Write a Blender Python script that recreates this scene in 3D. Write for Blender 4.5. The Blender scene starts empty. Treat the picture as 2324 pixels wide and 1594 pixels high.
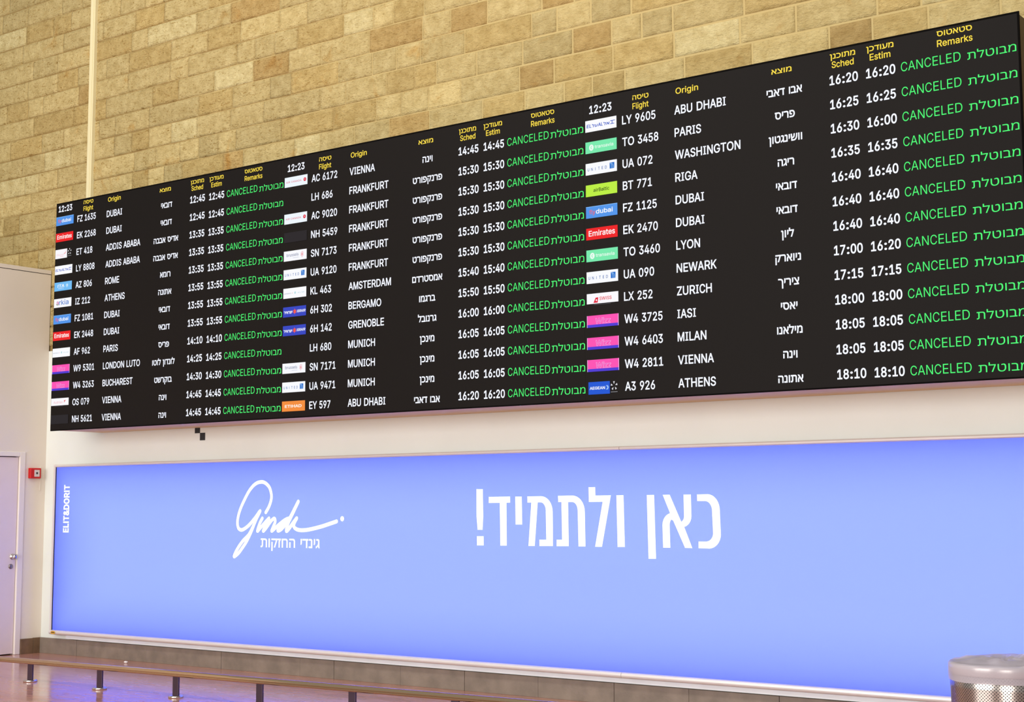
import bpy, bmesh, math, random
import numpy as np
from mathutils import Matrix, Vector
from mathutils.geometry import delaunay_2d_cdt
random.seed(7)
RNG = np.random.default_rng(11)
scene = bpy.context.scene
COL = scene.collection

# ------------------------------------------------------------------ camera
cam_d = bpy.data.cameras.new('camera')
cam_d.sensor_fit = 'HORIZONTAL'; cam_d.sensor_width = 36.0
cam_d.lens = 3394.546 * 36.0 / 2324.0
cam_d.clip_start = 0.05; cam_d.clip_end = 200
cam = bpy.data.objects.new('camera', cam_d); COL.objects.link(cam)
FW = Vector((-0.59678676, 0.79557, 0.10446981)); RT = Vector((0.79972196, 0.60036037, -0.00349596)); UP = Vector((0.06550081, -0.08146046, 0.99452191))
cam.matrix_world = Matrix(((RT.x, UP.x, -FW.x, 7.04776), (RT.y, UP.y, -FW.y, -9.84168), (RT.z, UP.z, -FW.z, 1.5), (0, 0, 0, 1)))
scene.camera = cam

# ------------------------------------------------------------------ world, hall lamps, exposure
world = bpy.data.worlds.new('hall_ambience'); scene.world = world; world.use_nodes = True
bg = world.node_tree.nodes['Background']; bg.inputs[0].default_value = (1.0, 0.98, 0.945, 1); bg.inputs[1].default_value = 0.42
def area_lamp(name, loc, target, sx, sy, power, col):
    l = bpy.data.lights.new(name, 'AREA'); l.shape = 'RECTANGLE'; l.size = sx; l.size_y = sy; l.energy = power; l.color = col
    o = bpy.data.objects.new(name, l); COL.objects.link(o); o.location = loc
    o.rotation_euler = (Vector(target) - Vector(loc)).to_track_quat('-Z', 'Y').to_euler(); return o
area_lamp('hall_ceiling_lamp', (4.0, -7.5, 9.8), (2.0, 0.0, 4.6), 5.0, 2.0, 330, (1.0, 0.98, 0.92))
area_lamp('hall_ceiling_lamp', (-3.2, -7.0, 9.8), (-3.4, 0.0, 4.6), 5.0, 2.0, 300, (1.0, 0.98, 0.92))
area_lamp('unseen_front_light', (9.2, -15.6, 2.45), (4.6, -3.2, 1.9), 4.4, 4.8, 560, (1.0, 0.97, 0.93))
area_lamp('unseen_front_light', (-1.5, -15.6, 3.4), (-1.5, 0.0, 2.8), 9.0, 5.0, 1150, (1.0, 0.995, 0.965))  # wide frontal fill added out of view to brighten the plaster under the board
scene.view_settings.view_transform = 'Standard'; scene.view_settings.look = 'None'
scene.view_settings.exposure = 0.0; scene.view_settings.gamma = 1.0; scene.view_settings.use_curve_mapping = False

# ------------------------------------------------------------------ helpers
def srgb(r, g, b):
    f = lambda c: (c/255)/12.92 if c/255 <= 0.04045 else ((c/255+0.055)/1.055)**2.4
    return (f(r), f(g), f(b), 1.0)
def new_mat(name):
    m = bpy.data.materials.new(name); m.use_nodes = True
    return m, m.node_tree, m.node_tree.nodes['Principled BSDF']
def mat(name, col, rough=0.6, metal=0.0, spec=0.5, bump=0.0, bscale=60.0, vary=0.0, vscale=6.0):
    m, nt, b = new_mat(name)
    b.inputs['Base Color'].default_value = col; b.inputs['Roughness'].default_value = rough; b.inputs['Metallic'].default_value = metal
    b.inputs['Specular IOR Level'].default_value = spec
    tc = nt.nodes.new('ShaderNodeTexCoord')
    if vary > 0:
        n = nt.nodes.new('ShaderNodeTexNoise'); n.inputs['Scale'].default_value = vscale; n.inputs['Detail'].default_value = 5
        nt.links.new(tc.outputs['Object'], n.inputs['Vector'])
        r = nt.nodes.new('ShaderNodeValToRGB'); r.color_ramp.elements[0].position = 0.3; r.color_ramp.elements[1].position = 0.7
        r.color_ramp.elements[0].color = tuple(c*(1-vary) for c in col[:3])+(1,); r.color_ramp.elements[1].color = tuple(min(1, c*(1+vary*0.5)) for c in col[:3])+(1,)
        nt.links.new(n.outputs['Fac'], r.inputs['Fac']); nt.links.new(r.outputs['Color'], b.inputs['Base Color'])
    if bump > 0:
        n2 = nt.nodes.new('ShaderNodeTexNoise'); n2.inputs['Scale'].default_value = bscale; n2.inputs['Detail'].default_value = 4
        nt.links.new(tc.outputs['Object'], n2.inputs['Vector'])
        bp = nt.nodes.new('ShaderNodeBump'); bp.inputs['Strength'].default_value = bump; bp.inputs['Distance'].default_value = 0.01
        nt.links.new(n2.outputs['Fac'], bp.inputs['Height']); nt.links.new(bp.outputs['Normal'], b.inputs['Normal'])
    return m
EM = {}
def emit(col, s=1.0):
    key = (col, s)
    if key not in EM:
        m = bpy.data.materials.new('lit_pixels'); m.use_nodes = True; nt = m.node_tree
        nt.nodes.remove(nt.nodes['Principled BSDF'])
        e = nt.nodes.new('ShaderNodeEmission'); e.inputs[0].default_value = srgb(*col); e.inputs[1].default_value = s
        nt.links.new(e.outputs[0], nt.nodes['Material Output'].inputs[0]); EM[key] = m
    return EM[key]
class MB:
    """collects boxes, prisms and tubes into one mesh object"""
    def __init__(s): s.v = []; s.f = []; s.m = []; s.mats = []
    def mi(s, m):
        if m not in s.mats: s.mats.append(m)
        return s.mats.index(m)
    def add(s, vs, fs, m):
        o = len(s.v); s.v += [tuple(map(float, p)) for p in vs]; k = s.mi(m)
        for f in fs: s.f.append(tuple(int(i)+o for i in f)); s.m.append(k)
    def box(s, x0, x1, y0, y1, z0, z1, m):
        vs = [(x0,y0,z0),(x1,y0,z0),(x1,y1,z0),(x0,y1,z0),(x0,y0,z1),(x1,y0,z1),(x1,y1,z1),(x0,y1,z1)]
        s.add(vs, [(0,3,2,1),(4,5,6,7),(0,1,5,4),(1,2,6,5),(2,3,7,6),(3,0,4,7)], m)
    def sweep_x(s, prof, xs, zoff, m):
        """closed (y,z) profile swept along X; zoff(x) lifts each section"""
        n = len(prof); vs = []
        for x in xs: vs += [(x, y, z+zoff(x)) for y, z in prof]
        fs = []
        for i in range(len(xs)-1):
            for j in range(n): a = i*n+j; b = i*n+(j+1) % n; fs.append((a, a+n, b+n, b))
        fs.append(tuple(range(n))); e = (len(xs)-1)*n; fs.append(tuple(e+n-1-j for j in range(n)))
        s.add(vs, fs, m)
    def lathe(s, cx, cy, prof, m, seg=48, cap=True):
        vs = []; n = len(prof)
        for i in range(seg):
            a = 2*math.pi*i/seg; vs += [(cx+r*math.cos(a), cy+r*math.sin(a), z) for r, z in prof]
        fs = []
        for i in range(seg):
            k = (i+1) % seg
            for j in range(n-1): fs.append((i*n+j, k*n+j, k*n+j+1, i*n+j+1))
        if cap:
            fs.append(tuple((seg-1-i)*n for i in range(seg))); fs.append(tuple(i*n+n-1 for i in range(seg)))
        s.add(vs, fs, m)
    def build(s, name, parent=None, smooth=False, bevel=0.0, seg=2):
        me = bpy.data.meshes.new(name); me.from_pydata(s.v, [], s.f); me.update()
        for m in s.mats: me.materials.append(m)
        me.polygons.foreach_set('material_index', s.m)
        bm = bmesh.new(); bm.from_mesh(me); bmesh.ops.recalc_face_normals(bm, faces=bm.faces); bm.to_mesh(me); bm.free()
        if smooth: me.polygons.foreach_set('use_smooth', [True]*len(me.polygons))
        o = bpy.data.objects.new(name, me); COL.objects.link(o)
        if parent is not None: o.parent = parent; o.matrix_parent_inverse = parent.matrix_world.inverted()
        if bevel > 0:
            bv = o.modifiers.new('bevel', 'BEVEL'); bv.width = bevel; bv.segments = seg; bv.limit_method = 'ANGLE'
        return o
def thing(name, label, cat, loc=(0, 0, 0), group=None):
    o = bpy.data.objects.new(name, None); COL.objects.link(o); o.location = loc; o.empty_display_size = 0.1
    o.matrix_world = Matrix.Translation(loc)
    o['label'] = label; o['category'] = cat
    if group: o['group'] = group
    return o
def tag(o, label, cat, group=None):
    o['label'] = label; o['category'] = cat
    if group: o['group'] = group
    return o
def struct(o): o['kind'] = 'structure'; return o

# ------------------------------------------------------------------ setting materials
def stone_mat():
    m, nt, b = new_mat('rough_tan_limestone')
    N = nt.nodes.new; L = nt.links.new
    at = N('ShaderNodeVertexColor'); at.layer_name = 'tone'
    tc = N('ShaderNodeTexCoord')
    def tex(kind, scale, sc=(1, 1, 1), rot=(0, 0, 0), **kw):
        mp = N('ShaderNodeMapping'); mp.inputs['Scale'].default_value = sc; mp.inputs['Rotation'].default_value = rot
        L(tc.outputs['Object'], mp.inputs['Vector'])
        t = N(kind); t.inputs['Scale'].default_value = scale; L(mp.outputs['Vector'], t.inputs['Vector'])
        for k, v in kw.items(): t.inputs[k].default_value = v
        return t
    def ramp(src, p0, p1, c0, c1):
        r = N('ShaderNodeValToRGB'); e = r.color_ramp.elements
        e[0].position = p0; e[1].position = p1; e[0].color = c0; e[1].color = c1; L(src, r.inputs['Fac']); return r
    def mul(a, bb, fac=1.0, mode='MULTIPLY'):
        x = N('ShaderNodeMix'); x.data_type = 'RGBA'; x.blend_type = mode; x.inputs['Factor'].default_value = fac
        L(a, x.inputs['A']); L(bb, x.inputs['B']); return x.outputs['Result']
    cloud = ramp(tex('ShaderNodeTexNoise', 9.0, Detail=6.0, Roughness=0.65).outputs['Fac'], 0.32, 0.70, (0.80, 0.74, 0.62, 1), (1.10, 1.10, 1.10, 1))
    rust = ramp(tex('ShaderNodeTexNoise', 3.1, Detail=5.0, Roughness=0.6, Distortion=0.6).outputs['Fac'], 0.60, 0.76, (1, 1, 1, 1), (0.86, 0.66, 0.40, 1))
    # chisel gouges: short slanting strokes in two directions
    g1 = tex('ShaderNodeTexNoise', 1.0, (16, 1, 48), (0, 0.6, 0), Detail=3.0, Roughness=0.6, Distortion=1.2)
    g2 = tex('ShaderNodeTexNoise', 1.0, (20, 1, 55), (0, -0.5, 0), Detail=3.0, Roughness=0.6, Distortion=1.2)
    mx = N('ShaderNodeMath'); mx.operation = 'MAXIMUM'; L(g1.outputs['Fac'], mx.inputs[0]); L(g2.outputs['Fac'], mx.inputs[1])
    gouge = ramp(mx.outputs[0], 0.585, 0.70, (1, 1, 1, 1), (0.58, 0.48, 0.30, 1))
    c = mul(at.outputs['Color'], cloud.outputs['Color']); c = mul(c, rust.outputs['Color']); sp = N('ShaderNodeSeparateXYZ'); L(tc.outputs['Object'], sp.inputs[0])
    fade = N('ShaderNodeMapRange'); fade.inputs['From Min'].default_value = -3.5; fade.inputs['From Max'].default_value = 0.5; fade.inputs['To Min'].default_value = 1.0; fade.inputs['To Max'].default_value = 0.30; L(sp.outputs['X'], fade.inputs['Value'])
    x = N('ShaderNodeMix'); x.data_type = 'RGBA'; x.blend_type = 'MULTIPLY'; L(fade.outputs['Result'], x.inputs['Factor']); L(c, x.inputs['A']); L(gouge.outputs['Color'], x.inputs['B']); c = x.outputs['Result']
    L(c, b.inputs['Base Color']); b.inputs['Roughness'].default_value = 0.85; b.inputs['Specular IOR Level'].default_value = 0.2
    fine = tex('ShaderNodeTexNoise', 38.0, Detail=5.0, Roughness=0.65)
    sub = N('ShaderNodeMath'); sub.operation = 'SUBTRACT'; L(fine.outputs['Fac'], sub.inputs[0]); L(mx.outputs[0], sub.inputs[1])
    bp = N('ShaderNodeBump'); bp.inputs['Strength'].default_value = 0.8; bp.inputs['Distance'].default_value = 0.022
    L(sub.outputs[0], bp.inputs['Height']); L(bp.outputs['Normal'], b.inputs['Normal'])
    return m
def floor_mat():
    m, nt, b = new_mat('polished_stone_floor')
    N = nt.nodes.new; L = nt.links.new
    tc = N('ShaderNodeTexCoord'); mp = N('ShaderNodeMapping'); mp.inputs['Location'].default_value = (0.27, 0.1, 0); L(tc.outputs['Object'], mp.inputs['Vector'])
    br = N('ShaderNodeTexBrick'); br.offset = 0.0; br.inputs['Scale'].default_value = 1.0; br.inputs['Brick Width'].default_value = 0.6; br.inputs['Row Height'].default_value = 0.6
    br.inputs['Mortar Size'].default_value = 0.003; br.inputs['Color1'].default_value = srgb(198, 142, 124); br.inputs['Color2'].default_value = srgb(193, 137, 119); br.inputs['Mortar'].default_value = srgb(176, 125, 108)
    L(mp.outputs['Vector'], br.inputs['Vector'])
    n = N('ShaderNodeTexNoise'); n.inputs['Scale'].default_value = 1.0; n.inputs['Detail'].default_value = 5
    mp2 = N('ShaderNodeMapping'); mp2.inputs['Scale'].default_value = (3.0, 9.0, 1); mp2.inputs['Rotation'].default_value = (0, 0, 0.2); L(tc.outputs['Object'], mp2.inputs['Vector']); L(mp2.outputs['Vector'], n.inputs['Vector'])
    r = N('ShaderNodeValToRGB'); r.color_ramp.elements[0].position = 0.3; r.color_ramp.elements[1].position = 0.7
    r.color_ramp.elements[0].color = (0.84, 0.80, 0.78, 1); r.color_ramp.elements[1].color = (1.06, 1.06, 1.06, 1); L(n.outputs['Fac'], r.inputs['Fac'])
    x = N('ShaderNodeMix'); x.data_type = 'RGBA'; x.blend_type = 'MULTIPLY'; x.inputs['Factor'].default_value = 1; L(br.outputs['Color'], x.inputs['A']); L(r.outputs['Color'], x.inputs['B'])
    L(x.outputs['Result'], b.inputs['Base Color'])
    rr = N('ShaderNodeMapRange'); rr.inputs['To Min'].default_value = 0.10; rr.inputs['To Max'].default_value = 0.20; L(n.outputs['Fac'], rr.inputs['Value']); L(rr.outputs['Result'], b.inputs['Roughness'])
    b.inputs['Specular IOR Level'].default_value = 0.55
    bp = N('ShaderNodeBump'); bp.inputs['Strength'].default_value = 0.06; bp.inputs['Distance'].default_value = 0.01; L(n.outputs['Fac'], bp.inputs['Height']); L(bp.outputs['Normal'], b.inputs['Normal'])
    return m
M_STONE = stone_mat(); M_FLOOR = floor_mat()
def mortar_mat():
    m, nt, bs = new_mat('mortar'); N = nt.nodes.new; L = nt.links.new
    tc = N('ShaderNodeTexCoord'); n = N('ShaderNodeTexNoise'); n.inputs['Scale'].default_value = 2.2; n.inputs['Detail'].default_value = 4; L(tc.outputs['Object'], n.inputs['Vector'])
    sp = N('ShaderNodeSeparateXYZ'); L(tc.outputs['Object'], sp.inputs[0])
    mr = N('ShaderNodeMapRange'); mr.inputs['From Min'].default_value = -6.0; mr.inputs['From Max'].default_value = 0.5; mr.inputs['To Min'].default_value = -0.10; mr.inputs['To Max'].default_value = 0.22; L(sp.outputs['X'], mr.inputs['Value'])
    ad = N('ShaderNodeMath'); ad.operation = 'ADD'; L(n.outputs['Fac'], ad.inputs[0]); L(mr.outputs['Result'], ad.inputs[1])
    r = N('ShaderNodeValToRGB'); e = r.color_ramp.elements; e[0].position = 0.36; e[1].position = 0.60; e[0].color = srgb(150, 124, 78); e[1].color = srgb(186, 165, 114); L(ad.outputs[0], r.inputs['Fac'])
    L(r.outputs['Color'], bs.inputs['Base Color']); bs.inputs['Roughness'].default_value = 0.9; bs.inputs['Specular IOR Level'].default_value = 0.1; return m
M_MORTAR = mortar_mat()
M_PLASTER = mat('white_plaster', srgb(228, 231, 224), 0.75, spec=0.25, bump=0.05, bscale=25, vary=0.035, vscale=1.3)
M_CREAM = mat('cream_painted_wall', srgb(228, 217, 203), 0.7, spec=0.3, bump=0.05, bscale=25, vary=0.03, vscale=1.6)
M_DOOR = mat('door_paint', srgb(226, 210, 202), 0.55, vary=0.02)
M_FRAMEPAINT = mat('door_frame_paint', srgb(232, 222, 212), 0.5)
M_SKIRT = mat('grey_brown_stone', srgb(134, 120, 107), 0.55, bump=0.15, bscale=50, vary=0.22, vscale=7)
M_SKIRT_DARK = mat('brown_stone', srgb(118, 92, 68), 0.5, bump=0.15, bscale=50, vary=0.28, vscale=9)
M_TRUNK = mat('cream_plastic_channel', srgb(226, 214, 170), 0.5)
M_GAP = mat('dark_gap', srgb(30, 24, 24), 0.8)

# ------------------------------------------------------------------ floor
XL, XR, YF = -12.0, 9.5, -16.0
CX = -6.58                     # face of the white side wall
b = MB(); b.box(XL, XR, YF, 0.35, -0.12, 0.0, M_FLOOR); fl = struct(b.build('floor'))
# ------------------------------------------------------------------ wall_back: plaster below, rough ashlar above
PZ = 3.2
b = MB(); b.box(XL, XR, 0.0, 0.3, 0.0, PZ, M_PLASTER); struct(b.build('wall_back'))
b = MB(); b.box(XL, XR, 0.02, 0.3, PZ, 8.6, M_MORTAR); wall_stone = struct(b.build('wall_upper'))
def vnoise(x, z, seed):
    """smooth value noise on numpy arrays"""
    xi = np.floor(x).astype(int); zi = np.floor(z).astype(int); fx = x-xi; fz = z-zi
    fx = fx*fx*(3-2*fx); fz = fz*fz*(3-2*fz)
    h = lambda a, c: (np.sin(a*127.1+c*311.7+seed*74.7)*43758.5453) % 1.0
    return (h(xi, zi)*(1-fx)+h(xi+1, zi)*fx)*(1-fz)+(h(xi, zi+1)*(1-fx)+h(xi+1, zi+1)*fx)*fz
def ashlar():
    V = []; F = []; C = []; off = 0
    CH = 0.2165; z = 4.985-CH*9; row = 0
    while z < 8.5:
        x = XL+RNG.uniform(0, 0.3)
        while x < XR:
            w = RNG.choice([0.27, 0.34, 0.42, 0.5, 0.58, 0.7])*RNG.uniform(0.9, 1.1)
            g = 0.0035+RNG.uniform(0, 0.002)+(0.0035 if x > -0.8 else 0.0)
            x0, x1, z0, z1 = x+g, min(x+w-g, XR), z+g, z+CH-g; x += w
            if x1-x0 < 0.08 or x1 < -9.5: continue
            if z1 < 3.9 and x0 > -5.4 and x1 < 3.9: continue       # behind the flight board
            if z0 < PZ+0.02: continue
            nx = max(6, int((x1-x0)/0.03)); nz = 8
            ex = np.concatenate([[0, 0.005], np.linspace(0.03, (x1-x0)-0.03, nx-3), [(x1-x0)-0.005, x1-x0]])+x0
            ez = np.concatenate([[0, 0.005], np.linspace(0.03, (z1-z0)-0.03, nz-3), [(z1-z0)-0.005, z1-z0]])+z0
            gx, gz = np.meshgrid(ex, ez); sx, sz = len(ex), len(ez); sd = RNG.uniform(0, 50)
            rough = 0.7 if x > -2 else 1.15
            d = 0.003+RNG.uniform(0, 0.003)+rough*(0.004*vnoise(gx*9, gz*12, sd)+0.004*vnoise(gx*24, gz*30, sd+3)+0.004*vnoise(gx*55, gz*55, sd+5))
            d[0, :] = d[-1, :] = 0; d[:, 0] = d[:, -1] = 0
            d[1, 1:-1] *= 0.9; d[-2, 1:-1] *= 0.9; d[1:-1, 1] *= 0.9; d[1:-1, -2] *= 0.9
            V.append(np.stack([gx.ravel(), 0.0195-d.ravel(), gz.ravel()], 1))
            i = np.arange(sx*sz).reshape(sz, sx)
            q = np.stack([i[:-1, :-1].ravel(), i[:-1, 1:].ravel(), i[1:, 1:].ravel(), i[1:, :-1].ravel()], 1)+off
            F.append(q); off += sx*sz
            t = RNG.normal(0, 1); k = RNG.uniform()
            base = np.array(srgb(200, 180, 128)[:3])*(1+0.06*t)
            if k < 0.06: base = np.array(srgb(186, 158, 104)[:3])*(1+0.05*t)
            elif k < 0.22: base = np.array(srgb(192, 168, 113)[:3])*(1+0.05*t)
            elif k < 0.30: base = np.array(srgb(212, 196, 146)[:3])
            C.append(np.tile(np.append(np.clip(base, 0, 1), 1.0), (sx*sz, 1)))
        z += CH; row += 1
    V = np.concatenate(V); F = np.concatenate(F); C = np.concatenate(C)
    me = bpy.data.meshes.new('ashlar_facing'); me.vertices.add(len(V)); me.vertices.foreach_set('co', V.ravel())
    me.loops.add(F.size); me.loops.foreach_set('vertex_index', F.ravel().astype(np.int32))
    me.polygons.add(len(F)); me.polygons.foreach_set('loop_start', np.arange(0, F.size, 4, dtype=np.int32))
    me.update(calc_edges=True); me.validate()
    a = me.color_attributes.new('tone', 'FLOAT_COLOR', 'POINT'); a.data.foreach_set('color', C.ravel().astype(np.float32))
    me.materials.append(M_STONE); me.polygons.foreach_set('use_smooth', [True]*len(me.polygons))
    o = bpy.data.objects.new('ashlar_facing', me); COL.objects.link(o); o.parent = wall_stone; return o
ashlar()
# ------------------------------------------------------------------ wall_left: the low white box with the door
LT = 4.068; DY0, DY1, DZ = -0.30, -1.30, 2.075     # door opening
b = MB()
b.box(XL, CX, DY0, -0.0005, 0, LT, M_CREAM); b.box(XL, CX, -6.5, DY1, 0, LT, M_CREAM); b.box(XL, CX, DY1, DY0, DZ, LT, M_CREAM)
struct(b.build('wall_left'))
b = MB(); b.box(CX-0.05, CX+0.004, -6.5, -0.001, LT-0.030, LT+0.012, M_CREAM); b.box(CX-0.01, CX+0.001, -6.5, -0.001, LT-0.036, LT-0.030, M_GAP)
struct(b.build('trim_1'))
# door_1: slab, frame, knob, lock
b = MB(); b.box(CX-0.06, CX-0.012, DY1+0.05, -0.331, 0.012, 2.050, M_DOOR); door = struct(b.build('door_1', bevel=0.002))
b = MB(); b.box(CX-0.10, CX+0.012, DY0-0.026, DY0+0.041, 0.0, 2.108, M_FRAMEPAINT); b.box(CX-0.10, CX+0.012, DY1-0.041, DY1+0.045, 0.0, 2.108, M_FRAMEPAINT); b.box(CX-0.10, CX+0.012, DY1+0.045, DY0-0.026, 2.058, 2.108, M_FRAMEPAINT)
b.build('door_frame', door, bevel=0.006)
b = MB(); b.box(CX-0.11, CX-0.062, DY1+0.04, DY0-0.02, 0.0, 2.06, M_GAP); b.build('door_rebate', door)
M_CHROME = mat('chrome', srgb(205, 200, 195), 0.14, 1.0)
M_STEEL = mat('brushed_steel', srgb(190, 184, 176), 0.24, 1.0)
def along_x(b2, x0, prof, cy, cz, m, seg=28):
    """turned shape about an axis along +X: prof = (dx, r)"""
    vs = []; n = len(prof)
    for i in range(seg):
        a = 2*math.pi*i/seg; vs += [(x0+dx, cy+r*math.cos(a), cz+r*math.sin(a)) for dx, r in prof]
    fs = [(i*n+j, ((i+1) % seg)*n+j, ((i+1) % seg)*n+j+1, i*n+j+1) for i in range(seg) for j in range(n-1)]
    fs += [tuple(i*n for i in range(seg)), tuple(i*n+n-1 for i in range(seg))]
    b2.add(vs, fs, m)
b = MB(); along_x(b, CX-0.012, [(0, 0.03), (0.006, 0.03), (0.010, 0.014), (0.03, 0.013), (0.036, 0.024), (0.048, 0.030), (0.062, 0.029), (0.072, 0.020), (0.075, 0.004)], -0.372, 1.012, M_CHROME)
b.build('door_knob', door, smooth=True)
b = MB(); along_x(b, CX-0.012, [(0, 0.026), (0.008, 0.026), (0.012, 0.020), (0.016, 0.010), (0.018, 0.002)], -0.388, 0.912, mat('dull_steel', srgb(150, 140, 140), 0.4, 1.0))
b.build('lock_cylinder', door, smooth=True)
# baseboards
b = MB(); x = CX+0.022; k = 0
ws = [0.62, 1.10, 1.08, 1.04, 0.42, 0.78, 0.70, 0.75, 0.72, 0.66, 0.74]
i = 0
while x < XR-0.5:
    w = ws[i % len(ws)]; i += 1
    b.box(x+0.0015, min(x+w, XR)-0.0015, -0.026-0.002*(i % 2), 0.0, 0.0, 0.160, M_SKIRT); x += w
struct(b.build('baseboard_back', bevel=0.002))
b = MB(); b.box(CX, CX+0.022, -0.257, -0.105, 0, 0.157, M_SKIRT_DARK); b.box(CX, CX+0.024, -0.102, -0.0005, 0, 0.160, M_SKIRT_DARK)
struct(b.build('baseboard_left', bevel=0.002))
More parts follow.
